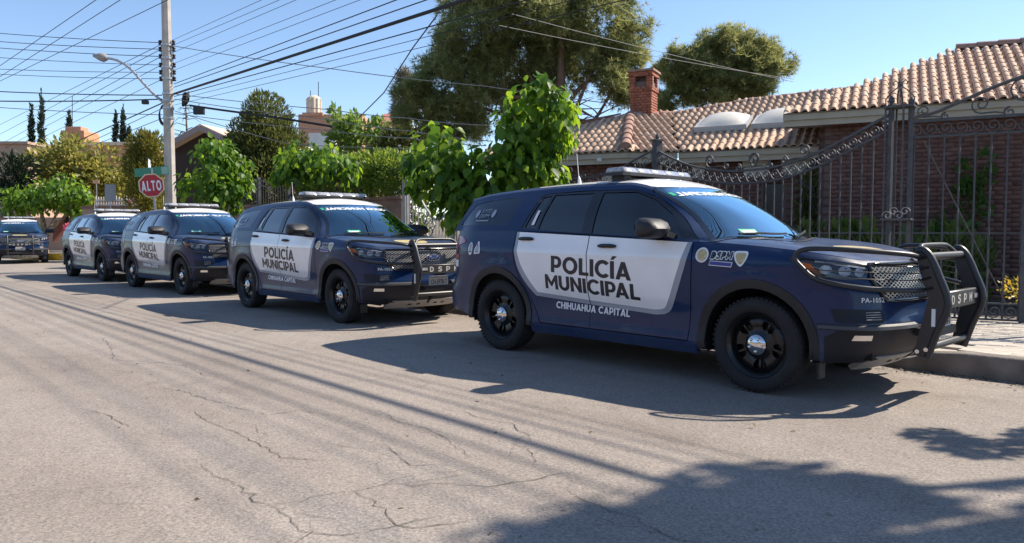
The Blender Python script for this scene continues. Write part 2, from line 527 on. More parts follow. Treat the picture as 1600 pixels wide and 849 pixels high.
def body_xyz(s, z):
    s = np.asarray(s, float); z = np.asarray(z, float)
    flip = np.where((s > SF) | (s < SR), -1.0, 1.0)
    s = np.where(s > SF, 2 * SF - s, np.where(s < SR, 2 * SR - s, s))
    x = np.interp(s, _arc, _half[:, 0]); y = np.interp(s, _arc, _half[:, 1])
    tx = np.interp(s, _arc, _tan[:, 0]); ty = np.interp(s, _arc, _tan[:, 1])
    L = np.hypot(tx, ty); nx, ny = -ty / L, tx / L                    # outward for y > 0
    wf = smooth01(1.75, 2.45, s); wr = smooth01(1.95, 2.6, -s)
    d = _side_d(z) * (1 - wf - wr) + _front_d(z) * wf + _rear_d(z) * wr
    zt = z_top(s)
    e = np.clip(1 - (zt - z) / .075, 0, 1.2); d = d + .045 * e * e * smooth01(.85, 1.1, s)
    for cx in (WB, -WB):                                              # swelling round the wheels
        r = np.hypot(s - cx, z - .40); d = d - .016 * np.exp(-((r - .50) / .09) ** 2)
    # crease along the door bottoms and the shoulder
    d = d - .007 * np.exp(-((z - (1.075 + .02 * (-s))) / .045) ** 2) * (1 - wf - wr)
    d = d + .014 * np.exp(-((z - (.60 - .03 * s)) / .07) ** 2) * smooth01(-1.0, -.6, s) * smooth01(-1.0, -.6, -s)
    return x - nx * 0 + (-d) * nx, (y - d * ny) * flip, z

def lifter(fn, side, eps=2e-3):
    """fn(u, v) -> x, |y|, z ; side -1 right, +1 left"""
    def lift(V):
        u, v = V[:, 0], V[:, 1]
        def P(a, b):
            x, y, z = fn(a, b); return np.stack([x, side * y, z], 1)
        p = P(u, v)
        N = np.cross(P(u + eps, v) - P(u - eps, v), P(u, v + eps) - P(u, v - eps)) * (-side)
        N /= np.linalg.norm(N, axis=1)[:, None] + 1e-12
        return p, N
    return lift

# ---- greenhouse skin (x, t)
_zc = interp_s([-2.6, -2.3, -2.0, -1.2, -.5, 0, .2, .3, .42, .7, 1.2], [1.70, 1.745, 1.780, 1.815, 1.828, 1.822, 1.790, 1.760, 1.715, 1.6, 1.4])
_yr = interp_s([-2.6, -2.0, -1.0, .2, 1.2], [.60, .635, .665, .66, .63])
def gh_xyz(x, t):
    x = np.asarray(x, float); t = np.asarray(t, float)
    zb = z_top(np.clip(x, SR, .94)) - .004
    _, yb, _ = body_xyz(np.clip(x, -2.3, 1.0), zb); yb = yb - .014
    tap = smooth01(1.9, 2.6, -x); yb = yb * (1 - .05 * tap)
    zc = _zc(x); yr = _yr(x); zr = zc - .060
    zr = np.maximum(zr, zb + .12)
    cy = [yb, yb - (yb - yr - .045) * .40, yr + .045, yr - .015, yr - .13, yr * .45, 0 * yb]
    cz = [zb, zb + (zr - .075 - zb) * .5, zr - .075, zr - .008, zr + .022, zc - .012, zc]
    cy = [2 * cy[0] - cy[1]] + cy + [-cy[5]]; cz = [2 * cz[0] - cz[1]] + cz + [cz[5]]
    cy = np.array(np.broadcast_arrays(*cy)); cz = np.array(np.broadcast_arrays(*cz))
    i = np.clip(np.floor(t).astype(int), 0, 5); q = t - i
    def cr(c):
        k = np.arange(len(i)) if np.ndim(i) else None
        if np.ndim(i): a, b, d, e = c[i, k], c[i + 1, k], c[i + 2, k], c[i + 3, k]
        else: a, b, d, e = c[i], c[i + 1], c[i + 2], c[i + 3]
        return .5 * (2 * b + (d - a) * q + (2 * a - 5 * b + 4 * d - e) * q * q + (3 * b - a - 3 * d + e) * q ** 3)
    return x + 0 * t, cr(cy), cr(cz)

def gh_t(x, z):
    """t of height z on the skin at station x"""
    x = np.atleast_1d(np.asarray(x, float)); z = np.atleast_1d(np.asarray(z, float))
    lo = np.zeros(len(x)); hi = np.full(len(x), 3.2)
    for _ in range(16):
        mid = (lo + hi) / 2; up = gh_xyz(x, mid)[2] < z
        lo = np.where(up, mid, lo); hi = np.where(up, hi, mid)
    return (lo + hi) / 2

def xz(pts):                                      # outline in (x, z) -> (x, t)
    p = np.array(pts, float); return np.stack([p[:, 0], gh_t(p[:, 0], p[:, 1])], 1)

def arc(cx, cz, r, a0, a1, n=18):
    return [(cx + r * cos(a0 + (a1 - a0) * i / n), cz + r * sin(a0 + (a1 - a0) * i / n)) for i in range(n + 1)]

RA = .445                                         # wheel opening
def arch_pts(cx, zbot, r=RA, n=22):
    a = math.asin((zbot - .40) / r)
    return arc(cx, .40, r, pi - a, a, n)          # from the rear foot over the top to the front foot

def body_outline(bot_r=.38, bot_s=.30, bot_f=.30):
    pts = [(SR, bot_r), (-2.2, bot_r)] + arch_pts(-WB, bot_s + .02) + arch_pts(WB, bot_s + .02) + [(2.15, bot_f), (SF, bot_f)]
    top = [(s, float(z_top(s))) for s in np.linspace(SF, SR, 60)]
    return pts + top

DOOR_R = [(-.225, 1.251), (-.215, .36)] + [tuple(p) for p in catmull([(-.88, .36), (-.955, .50), (-1.04, .66), (-1.165, .84), (-1.235, 1.0), (-1.255, 1.15), (-1.25, 1.294)], 4)]
DOOR_F = [(-.225, 1.251), (.935, 1.203)] + [tuple(p) for p in catmull([(.945, 1.05), (.93, .75), (.905, .50), (.89, .36)], 4)] + [(-.215, .36)]

def inset_poly(poly, d):
    P = np.array(poly, float); n = len(P)
    A = .5 * sum(P[i - 1][0] * P[i][1] - P[i][0] * P[i - 1][1] for i in range(n)); sg = 1 if A > 0 else -1
    out = []
    for i in range(n):
        e1 = P[i] - P[i - 1]; e2 = P[(i + 1) % n] - P[i]
        e1 /= np.linalg.norm(e1) + 1e-9; e2 /= np.linalg.norm(e2) + 1e-9
        n1 = np.array([-e1[1], e1[0]]) * sg; n2 = np.array([-e2[1], e2[0]]) * sg
        b = n1 + n2; b /= max(.35, (b @ b) / 2) ** .5 * 2 ** .5
        out.append(P[i] + b * d)
    return out

SNAP = [(-1.0, 'r'), (1.0, 'l')]

def make_car():
    root = empty('police_car')
    bodyL = {s: lifter(body_xyz, s) for s in (-1, 1)}
    ghL = {s: lifter(gh_xyz, s) for s in (-1, 1)}
    DUMMY_STEP = .05
    # --- hood surface
    es = np.linspace(.97, SF, 46)
    ex, ey, ez = body_xyz(es, z_top(es))
    bx, by, bz = np.concatenate([ex, ex[::-1]]), np.concatenate([-ey, ey[::-1]]), np.concatenate([ez, ez[::-1]])
    cow = [(1.045 + .27 * (1 - e * e), .84 * e) for e in np.linspace(1, -1, 17)]      # cowl, left to right
    hood_poly = [(a, b) for a, b in zip(bx, by)] + cow
    edge = np.stack([bx, by], 1)
    def hood_z(x, y):
        P = np.stack([np.ravel(x), np.ravel(y)], 1)
        D = np.hypot(P[:, None, 0] - edge[None, :, 0], P[:, None, 1] - edge[None, :, 1]) + 1e-4
        w = D ** -3.0; z0 = (w * bz).sum(1) / w.sum(1)
        d = seg_dist(edge, P, closed=False)
        ridge = .012 * smooth01(.52, .40, np.abs(P[:, 1])) if False else .010 * (1 - smooth01(.36, .50, np.abs(P[:, 1]) + (2.0 - P[:, 0]) * -.05))
        return z0 + .060 * (1 - np.exp(-d / .16)) + ridge * (1 - np.exp(-d / .2))
    def hood_fn(V):
        x, y = V[:, 0], V[:, 1]; e = 4e-3
        z = hood_z(x, y); zx = (hood_z(x + e, y) - hood_z(x - e, y)) / 2 / e; zy = (hood_z(x, y + e) - hood_z(x, y - e)) / 2 / e
        N = np.stack([-zx, -zy, 1 + 0 * x], 1); N /= np.linalg.norm(N, axis=1)[:, None]
        return np.stack([x, y, z], 1), N
    # --- body shell
    out = body_outline()
    mb = MB()
    both = [(-.225, 1.255)]
    hole = DOOR_R[1:] ; 
    door_open = [tuple(p) for p in DOOR_R[2:]] + [(-1.25, 1.31)] + [(.945, 1.24)] + [tuple(p) for p in DOOR_F[1:-1]]
    door_open = [p for p in door_open]
    # the opening reaches the belt line: cut the shell into a rear and a front piece with a sill between
    rear_edge = [tuple(p) for p in DOOR_R[2:]]                       # from sill up to the belt
    front_edge = [tuple(p) for p in DOOR_F[1:-1]]                    # from the belt down to the sill
    rear_piece = [(SR, .38), (-2.2, .38)] + arch_pts(-WB, .32) + [(-.9, .30), (-.215, .30), (-.215, .352)] + \
                 [(p[0] - .006, p[1] - (.008 if p[1] < .4 else 0)) for p in rear_edge] + \
                 [(s, float(z_top(s))) for s in np.linspace(-1.258, SR, 26)]
    front_piece = [(-.215, .30), (.95, .30)] + arch_pts(WB, .32) + [(2.15, .30), (SF, .30)] + \
                  [(s, float(z_top(s))) for s in np.linspace(SF, .945, 34)] + [(p[0] + .006, p[1] - (.008 if p[1] < .4 else 0)) for p in front_edge] + [(-.215, .352)]
    for s in (-1, 1):
        panel(mb, rear_piece, bodyL[s], step=.045, depth=.018)
        panel(mb, front_piece, bodyL[s], step=.045, depth=.018)
        panel(mb, body_outline(), bodyL[s], step=.09, off=-.022, mi=1)
    # greenhouse skin with the window openings cut out
    DLO = [tuple(p) for p in catmull([(-1.21, 1.322), (-.2, 1.268), (.97, 1.222)], 5)] + [tuple(p) for p in catmull([(.90, 1.27), (.66, 1.45), (.40, 1.60), (.18, 1.675)], 5)] + \
          [tuple(p) for p in catmull([(.10, 1.688), (-.5, 1.700), (-1.02, 1.688)], 5)] + [(-1.08, 1.665)]
    QG = [(-1.47, 1.355), (-2.36, 1.365), (-2.20, 1.60), (-1.95, 1.640), (-1.50, 1.665), (-1.36, 1.64), (-1.40, 1.45)]
    tF = [(1.075, 0.0)] + [tuple(p) for p in xz([(.98, 1.27), (.81, 1.39), (.59, 1.53), (.40, 1.625)])] + [(.315, 2.35), (.295, 2.8), (.30, 3.2), (.345, 4.0), (.40, 5.0), (.42, 6.0)]
    tR = [(-2.47, 6.0), (-2.46, 5.0), (-2.42, 4.0), (-2.36, 3.2), (-2.33, 2.6), (-2.32, 2.0), (-2.38, 1.0), (-2.47, 0.0)]
    gskin = catmull(tF, 3).tolist() + catmull(tR, 3).tolist()
    WHITE_T = 3.25
    mbr = MB()
    for s in (-1, 1):
        panel(mb, [p for p in gskin], ghL[s], holes=[xz(DLO), xz(QG)], step=.06, mi=0)
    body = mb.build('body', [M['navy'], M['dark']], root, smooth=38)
    # white roof vinyl
    wr_ = []
    for (x, t) in catmull(tF, 3):
        if t >= WHITE_T: wr_.append((x - .004, t))
    wr_ = [(wr_[0][0] - .05, WHITE_T - .12)] + wr_ + [(-1.35, 6.0), (-1.35, 4.2), (-1.2, WHITE_T)]
    for s in (-1, 1):
        panel(mbr, wr_, ghL[s], step=.06, off=.003)
    mbr.build('roof_panel', M['white'], body, smooth=40)
    # tailgate and rear glass between the two rear edges of the skin
    mb = MB(); re = catmull(tR, 3)[::-1]
    xr, yr, zr = gh_xyz(re[:, 0], re[:, 1])
    sel = re[:, 1] <= 2.7
    E = np.stack([xr, yr, zr], 1)[sel]
    K = 13; g = []
    for k in range(K):
        e = -1 + 2 * k / (K - 1)
        g.append([(p[0] - .12 * (1 - e * e), e * p[1], p[2] + .02 * (1 - e * e)) for p in E])
    n = len(E); vs = [p for r in g for p in r]
    mb.add(vs, [(a * n + b, a * n + b + 1, (a + 1) * n + b + 1, (a + 1) * n + b) for a in range(K - 1) for b in range(n - 1)])
    # deck that closes the shell under the tailgate glass
    tops = [(s, float(z_top(s)) - .004) for s in np.linspace(-2.35, SR, 12)]
    bxx, byy, bzz = body_xyz(np.array([p[0] for p in tops]), np.array([p[1] for p in tops]))
    ring = [(a, -b, c) for a, b, c in zip(bxx, byy, bzz)] + [(a, b, c) for a, b, c in zip(bxx[::-1], byy[::-1], bzz[::-1])]
    mb.add(ring, [tuple(range(len(ring)))])
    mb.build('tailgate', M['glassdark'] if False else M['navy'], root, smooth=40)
    # --- hood
    mb = MB(); panel(mb, hood_poly, hood_fn, step=.055, off=.003, depth=.02)
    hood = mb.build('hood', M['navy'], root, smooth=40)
    mb = MB(); panel(mb, [(1.93 + .20 * cos(a), .26 * sin(a)) for a in np.linspace(0, 2 * pi, 29)[:-1]], hood_fn, step=.06, off=.006)
    mb.build('emblem', M['gold'], hood, smooth=40)
    # --- doors
    for s in (-1, 1):
        for nm, dp, wpoly in (('rear', DOOR_R, None), ('front', DOOR_F, None)):
            mb = MB(); panel(mb, inset_poly(dp, .003), bodyL[s], step=.04, depth=.018)
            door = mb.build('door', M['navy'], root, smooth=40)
            if nm == 'rear':
                door['label'] = 'rear door with white panel'
                grey = [(-1.238, 1.289), (-.229, 1.2475), (-.2235, .590)] + [tuple(p) for p in catmull([(-.93, .632), (-1.05, .745), (-1.17, .90), (-1.228, 1.05), (-1.238, 1.2)], 4)]
                white = [(-1.195, 1.284), (-.2295, 1.2465), (-.2245, .632)] + [tuple(p) for p in catmull([(-.905, .672), (-1.005, .78), (-1.12, .93), (-1.185, 1.07), (-1.195, 1.2)], 4)]
                hx, hz = -1.075, 1.205
            else:
                door['label'] = 'front door with white panel'
                grey = [(-.2195, 1.2475), (.928, 1.200)] + [tuple(p) for p in catmull([(.90, 1.06), (.815, .82), (.735, .64), (.66, .572), (.55, .553)], 4)] + [(-.2135, .590)]
                white = [(-.219, 1.2465), (.885, 1.199)] + [tuple(p) for p in catmull([(.835, 1.04), (.745, .80), (.675, .652), (.62, .610), (.52, .597)], 4)] + [(-.213, .632)]
                hx, hz = .02, 1.145
            mb = MB(); panel(mb, grey, bodyL[s], step=.032, off=.0022); mb.build('grey_border', M['grey'], door, smooth=40)
            mb = MB(); panel(mb, white, bodyL[s], step=.032, off=.0040); mb.build('white_panel', M['white'], door, smooth=40)
            # handle: a cup and a grip
            P, N = bodyL[s](np.array([[hx, hz], [hx + .01, hz]])); p = Vector(P[0]); nv = Vector(N[0])
            mb = MB()
            cup = catmull([(hx - .085, hz - .012), (hx, hz - .042), (hx + .085, hz - .012), (hx + .07, hz + .018), (hx - .07, hz + .018)], 5, closed=True)
            panel(mb, cup, bodyL[s], step=.05, off=.0052, mi=1)
            q = []
            for a in np.linspace(-.105, .105, 9):
                pp, nn = bodyL[s](np.array([[hx + a, hz + .006]]))
                q.append(Vector(pp[0]) + Vector(nn[0]) * (.026 - .9 * a * a))
            mb.tube(q, [.012, .017, .019, .019, .019, .019, .019, .017, .012], 8)
            mb.build('handle', [M['plastic'], M['white'] if nm == 'rear' else M['white']], door, smooth=50)
            # glass
            if nm == 'rear':
                wins = [[(-.96, 1.312), (-.355, 1.277), (-.375, 1.672), (-.90, 1.672)], [(-1.165, 1.335), (-.995, 1.324), (-.945, 1.665), (-1.055, 1.655)]]
            else:
                wins = [[(-.225, 1.272), (.80, 1.232), (.58, 1.455), (.36, 1.590), (.15, 1.665), (-.245, 1.674)]]
            for w in wins:
                mb = MB(); panel(mb, xz(resample(w, .12)), ghL[s], step=.12, off=-.012)
                mb.build('window', M['glassdark'], door, smooth=40)
            # black pillar trim round the panes
            mb = MB()
            if nm == 'rear':
                reg = [(-1.205, 1.322), (-.265, 1.27), (-.285, 1.697), (-1.02, 1.688), (-1.08, 1.665)]
            else:
                reg = [(-.265, 1.27), (.965, 1.222), (.90, 1.27), (.66, 1.45), (.40, 1.60), (.18, 1.675), (.10, 1.688), (-.285, 1.697)]
            panel(mb, xz(resample(reg, .15)), ghL[s], holes=[xz(resample(w, .12)) for w in wins], step=.08, off=-.004)
            mb.build('window_frame', M['gloss'], door, smooth=40)
            if nm == 'rear':
                mb = MB(); panel(mb, xz([(-1.075, 1.36), (-1.035, 1.358), (-1.005, 1.51), (-1.042, 1.512)]), ghL[s], step=.1, off=-.001)
                mb.build('sticker', M['wletter'], door, smooth=40)
        mb = MB(); panel(mb, xz(resample(QG, .15)), ghL[s], step=.08, off=-.004)
        mb.build('quarter_window', M['quarter'], root, smooth=40)
    # --- writing on both sides
    for s in (-1, 1):
        rev = (s == 1)
        B = bodyL[s]
        def tx(txt, box, m, name, par=body, bold=.02, shear=0, off=.0060, rot=0.0, lf=None):
            o = text_map(txt, box, lf or B, bold=bold, shear=shear, off=off, flip=rev, rot=rot).build(name, m, par, smooth=40, clean=False)
            return o
        slope = -.042 * (1 if not rev else -1)
        def bt(txt, box, m, rot): block_text(txt, box, B, off=.0060, flip=rev, rot=rot).build('lettering', m, body, smooth=40, clean=False)
        bt('POLIC\u00cdA', (-.69, .865, .31, 1.030), M['letter'], slope)
        bt('MUNICIPAL', (-.78, .695, .40, .838), M['letter'], slope)
        bt('CHIHUAHUA CAPITAL', (-.66, .515, .265, .582), M['wletter'], -.02 * (1 if not rev else -1))
        # badges on the front fender
        g = 1 if not rev else 1
        for (cx, cz, kind) in ((1.045, 1.095, 'round'), (1.40, 1.075, 'shield')):
            mb = MB()
            if kind == 'round':
                o1 = [(cx + .062 * cos(a), cz + .062 * sin(a)) for a in np.linspace(0, 2 * pi, 25)[:-1]]
                o2 = [(cx + .048 * cos(a), cz + .048 * sin(a)) for a in np.linspace(0, 2 * pi, 25)[:-1]]
            else:
                o1 = catmull([(cx - .058, cz + .05), (cx, cz + .058), (cx + .058, cz + .05), (cx + .05, cz - .01), (cx, cz - .065), (cx - .05, cz - .01)], 4, closed=True)
                o2 = [(cx + (p[0] - cx) * .72, cz + (p[1] - cz) * .72) for p in o1]
            panel(mb, o1, B, step=.05, off=.003, mi=0); panel(mb, o2, B, step=.05, off=.0042, mi=1)
            mb.build('badge', [M['wletter'], M['gold']], body, smooth=40)
        mb = MB()
        panel(mb, [(1.112, 1.012), (1.320, 1.002), (1.335, 1.042), (1.127, 1.052)], B, step=.05, off=.003, mi=0)
        panel(mb, [(1.118, 1.018), (1.315, 1.008), (1.328, 1.037), (1.130, 1.047)], B, step=.05, off=.0042, mi=1)
        mb.build('badge_ground', [M['wletter'], M['blueletter']], body, smooth=40)
        sh_ = .2 if not rev else -.2
        block_text('DSPM', (1.128, 1.066, 1.322, 1.124), B, off=.003, flip=rev, shear=sh_, gap=.14, grow=.0075).build('lettering', M['wletter'], body, smooth=40, clean=False)
        block_text('DSPM', (1.128, 1.066, 1.322, 1.124), B, off=.0055, flip=rev, shear=sh_, gap=.14).build('lettering', M['letter'], body, smooth=40, clean=False)
        # stickers on the rear quarter
        for (cx, cz, o1) in ((-1.965, 1.10, [(-.022, -.072), (.018, -.066), (.038, -.02), (.036, .03), (.016, .062), (-.006, .074), (-.030, .045), (-.038, -.01), (-.034, -.05)]),
                             (-1.845, 1.10, [(-.058, -.060), (.045, -.052), (.054, -.01), (.036, .034), (.020, .078), (.0, .082), (-.016, .040), (-.044, -.01)])):
            P_ = [(cx + a, cz + b) for a, b in o1]
            mb = MB(); panel(mb, P_, B, step=.05, off=.003, mi=0)
            panel(mb, [(cx + a * .62, cz + b * .55 + .004) for a, b in o1], B, step=.05, off=.0042, mi=1)
            panel(mb, [(cx - .010, cz + .030), (cx + .014, cz + .030), (cx + .006, cz + .055), (cx - .004, cz + .055)], B, step=.05, off=.0052, mi=2)
            panel(mb, [(cx - .030, cz - .044), (cx + .028, cz - .038), (cx + .028, cz - .028), (cx - .030, cz - .034)], B, step=.05, off=.0052, mi=3)
            mb.build('sticker', [M['wletter'], M['grey'], M['redsticker'], M['blueletter']], body, smooth=40)
        mb = MB(); panel(mb, [(-2.36, .985), (-2.235, .985), (-2.235, 1.03), (-2.36, 1.03)], B, step=.05, off=.003); mb.build('sticker', M['redsticker'], body, smooth=40)
        mb = MB(); panel(mb, [(-2.36, .885), (-2.25, .885), (-2.24, .965), (-2.35, .965)], B, step=.05, off=.003); mb.build('sticker', M['wletter'], body, smooth=40)
        # writing on the rear side glass (on the skin, in x and t)
        G = ghL[s]
        def gz(x, z): return float(gh_t(x, z)[0])
        def gl(V):
            W = np.stack([V[:, 0], gh_t(V[:, 0], V[:, 1])], 1); return G(W)
        tx('XY7D', (-1.98, 1.50, -1.80, 1.54), M['grey'], 'lettering', bold=.02, shear=.2, off=.004, lf=gl)
        tx('DSPM', (-1.98, 1.445, -1.80, 1.485), M['grey'], 'lettering', bold=.02, shear=.2, off=.004, lf=gl)
        for cx in (-2.04, -1.745):
            mb = MB(); panel(mb, [(cx + .035 * cos(a), 1.49 + .045 * sin(a)) for a in np.linspace(0, 2 * pi, 17)[:-1]], gl, step=.06, off=.002)
            mb.build('badge', M['grey'], body, smooth=40)
        mb = MB(); panel(mb, [(-2.02, 1.405), (-1.79, 1.405), (-1.79, 1.418), (-2.02, 1.418)], gl, step=.06, off=.002); mb.build('sticker', M['grey'], body)
        tx('PA-1052', (2.33, .765, 2.54, .800), M['wletter'], 'lettering', bold=.03, off=.004)
        # --- wheel arch trim, sill
        for cx in (-WB, WB):
            mb = MB(); a0 = arch_pts(cx, .32); a1 = arch_pts(cx, .32, .515)[::-1]
            panel(mb, a0 + a1, B, step=.04, off=.010, depth=.03)
            mb.build('arch_trim', M['plastic'], root, smooth=40)
        mb = MB(); panel(mb, [(-1.0, .255), (.98, .255), (.98, .335), (-1.0, .335)], B, step=.05, off=.006, depth=.05)
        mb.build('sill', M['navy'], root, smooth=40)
        # --- headlight and tail light
        HL = [tuple(p) for p in catmull([(1.80, 1.090), (1.95, 1.088), (2.20, 1.062), (2.39, 1.036), (2.405, .995), (2.37, .945), (2.25, .930), (2.08, .945), (1.96, .985), (1.86, 1.035)], 4, closed=True)]
        mb = MB(); panel(mb, HL, B, step=.035, off=.005, depth=.03)
        hl = mb.build('headlight', M['lensdark'], root, smooth=40)
        for (a, b, r) in ((2.06, 1.005, .034), (2.20, .995, .038), (2.32, .985, .032)):
            mb = MB(); panel(mb, [(a + r * 1.3 * cos(q), b + r * sin(q)) for q in np.linspace(0, 2 * pi, 17)[:-1]], B, step=.04, off=.0065)
            mb.build('lamp', M['lens'], hl, smooth=40)
        mb = MB(); panel(mb, [(1.825, 1.066), (1.95, 1.048), (2.00, .998), (1.93, 1.000), (1.87, 1.034)], B, step=.04, off=.007); mb.build('marker', M['amber'], hl, smooth=40)
        mb = MB(); panel(mb, catmull([(1.98, 1.068), (2.2, 1.042), (2.38, 1.020)], 4).tolist() + catmull([(2.38, 1.009), (2.2, 1.030), (1.98, 1.055)], 4).tolist(), B, step=.04, off=.007)
        mb.build('daytime_strip', M['lens'], hl, smooth=40)
        TL = [tuple(p) for p in catmull([(-2.22, 1.235), (-2.12, 1.20), (-2.10, 1.165), (-2.25, 1.13), (-2.30, 1.04), (-2.42, 1.04), (-2.46, 1.15), (-2.45, 1.225)], 4, closed=True)]
        mb = MB(); panel(mb, TL, B, step=.04, off=.006, depth=.02); mb.build('tail_light', M['red'], root, smooth=40)
        # --- front corner: vent pocket, ledge, fog lamp
        mb = MB(); panel(mb, [(2.10, .715), (2.50, .712), (2.53, .66), (2.50, .615), (2.14, .615)], B, step=.04, off=.004, depth=.02); mb.build('vent', M['lower'], root, smooth=40)
        mb = MB()
        for k in range(4):
            zz = .635 + k * .018
            panel(mb, [(2.36, zz), (2.49, zz), (2.49, zz + .006), (2.36, zz + .006)], B, step=.05, off=.008, depth=.005)
        mb.build('vent_slat', M['silver'], root, smooth=40)
        q = []
        for a in np.linspace(2.02, SF - .30, 14):
            pp, nn = B(np.array([[a, .585 - .0 * a]])); q.append((pp[0], nn[0]))
        mb = MB()
        vs = []; 
        for p, nv in q:
            p = Vector(p); nv = Vector(nv)
            vs += [p + nv * .004 + Vector((0, 0, .020)), p + nv * .030 + Vector((0, 0, .012)), p + nv * .034 + Vector((0, 0, -.012)), p + nv * .002 + Vector((0, 0, -.026))]
        mb.add(vs, [(4 * i + j, 4 * i + j + 1, 4 * i + j + 5, 4 * i + j + 4) for i in range(len(q) - 1) for j in range(3)])
        mb.build('bumper_ledge', M['ledge'], root, smooth=40)
        mb = MB(); panel(mb, [(2.28, .525), (2.42, .525), (2.42, .485), (2.26, .485)], B, step=.04, off=.008, depth=.02); mb.build('fog_lamp', M['chrome'], root, smooth=40)
        # mud flap
        mb = MB(); mb.box((2.00, s * .84, .235), (.02, .10, .12)); mb.build('mud_flap', M['plastic'], root)
    # --- lower front, one piece across
    Bf = lifter(body_xyz, -1)
    LB = [(2.10, .50), (2.3, .57), (SF, .57)]
    mb = MB(); panel(mb, [(2.06, .30), (SF * 2 - 2.06, .30), (SF * 2 - 2.06, .50), (SF * 2 - 2.2, .57), (2.2, .57), (2.06, .50)], Bf, step=.05, off=.004, depth=.03)
    mb.build('lower_bumper', M['lower'], root, smooth=40)
    mb = MB(); panel(mb, [(2.40, .235), (2 * SF - 2.40, .235), (2 * SF - 2.55, .345), (2.55, .345)], Bf, step=.04, off=.012, depth=.04)
    skid = mb.build('skid_plate', M['silver'], root, smooth=40)
    for k in range(5):
        c = SF + (k - 2) * .155
        mb = MB(); panel(mb, [(c - .035, .280), (c + .035, .280), (c + .030, .300), (c - .030, .300)], Bf, step=.04, off=.016); mb.build('slot', M['dark'], skid)
    # grille: dark ground, bright diamond mesh, frame, emblem
    GR = [(2.44, 1.040), (2 * SF - 2.44, 1.040), (2 * SF - 2.42, .94), (2 * SF - 2.56, .775), (2.56, .775), (2.42, .94)]
    mb = MB(); panel(mb, GR, Bf, step=.05, off=.004, depth=.02)
    gr = mb.build('grille', M['dark'], root, smooth=40)
    mb = MB(); GP = np.array(GR)
    for sg in (-1, 1):
        for c in np.arange(1.5, 4.8, .050):
            t = np.linspace(.775, 1.040, 14); line = np.stack([c + sg * (t - .9) * 1.7, t], 1)
            ok = inside(GP, line); pts = line[ok]
            if len(pts) >= 2:
                P, N = Bf(pts); mb.tube([tuple(a) for a in P + N * .012], .0040, 4, cap=False)
    mb.build('grille_mesh', M['meshgrey'], gr, smooth=60)
    mb = MB(); P, N = Bf(resample(GR, .08)); mb.tube([tuple(a) for a in P + N * .010], .013, 6, closed=True); mb.build('grille_frame', M['gloss'], gr, smooth=60)
    def front_lift(V):                              # flat plane just ahead of the grille, seen from the front (u to the car's left)
        P = np.stack([np.full(len(V), 2.462), V[:, 0], V[:, 1]], 1); return P, np.tile([1., 0, 0], (len(V), 1))
    ov = [(.115 * cos(a), .925 + .046 * sin(a)) for a in np.linspace(0, 2 * pi, 33)[:-1]]
    ov2 = [(.104 * cos(a), .925 + .038 * sin(a)) for a in np.linspace(0, 2 * pi, 33)[:-1]]
    mb = MB(); panel(mb, ov, front_lift, step=.06, depth=.03); em = mb.build('emblem', M['chrome'], gr, smooth=40)
    mb = MB(); panel(mb, ov2, front_lift, step=.06, off=.003); mb.build('emblem_field', M['blueoval'], em)
    text_map('Ford', (-.075, .903, .075, .950), front_lift, bold=.0, shear=.35, off=.005, flip=False).build('lettering', M['wletter'], em, clean=False)
    # --- windscreen
    tFc = catmull(tF, 6)
    fx, fy, fz = gh_xyz(tFc[:, 0], tFc[:, 1]); Fp = np.stack([fx, fy, fz], 1)
    ci = int(np.argmin(np.abs(tFc[:, 1] - 2.75)))
    side_e = Fp[:ci + 1]; top_e = Fp[ci:]
    def curve(E):
        L = np.concatenate([[0], np.cumsum(np.linalg.norm(np.diff(E, axis=0), axis=1))]); L /= L[-1]
        return lambda t: np.array([np.interp(t, L, E[:, k]) for k in range(3)])
    cs = curve(side_e); ct = curve(top_e)
    yb0, yt0 = side_e[0][1], side_e[-1][1]
    _bot = {}
    def bot(e):
        k_ = round(float(e), 5)
        if k_ not in _bot: _bot[k_] = bot_(e)
        return _bot[k_]
    def bot_(e):
        x = 1.075 + .27 * (1 - e * e); y = e * yb0
        z = float(hood_z(np.array([min(x + .02, 2)]), np.array([y * .97]))[0]) + .004
        k = abs(e) ** 6
        return np.array([x, y, z * (1 - k) + side_e[0][2] * k])
    def top(e):
        a = ct(1 - abs(e)); return np.array([a[0], math.copysign(a[1], e) if e else 0.0, a[2]])
    def wpt(e, w):
        R_ = cs(w); L_ = R_ * np.array([1, -1, 1]); u = (e + 1) / 2      # e=+1 is the y>0 edge
        sd = L_ * (1 - u) + R_ * u
        bt, tp = bot(e), top(e)
        c00, c10, c01, c11 = bot(-1), bot(1), top(-1), top(1)
        bl = (c00 * (1 - u) + c10 * u) * (1 - w) + (c01 * (1 - u) + c11 * u) * w
        p = sd + bt * (1 - w) + tp * w - bl
        return p + np.array([.6, 0, .8]) * .03 * (4 * w * (1 - w))  * (1 - e * e)
    NE, NW = 25, 15
    vs = [wpt(-1 + 2 * a / (NE - 1), b / (NW - 1)) for a in range(NE) for b in range(NW)]
    mb = MB(); mb.add(vs, [(a * NW + b, (a + 1) * NW + b, (a + 1) * NW + b + 1, a * NW + b + 1) for a in range(NE - 1) for b in range(NW - 1)])
    ws = mb.build('windscreen', M['screen'], root, smooth=60)
    WN = np.array(vs).reshape(NE, NW, 3)
    GN, GW = 81, 41
    GG = np.array([[wpt(-1 + 2 * a / (GN - 1), b / (GW - 1)) for b in range(GW)] for a in range(GN)])
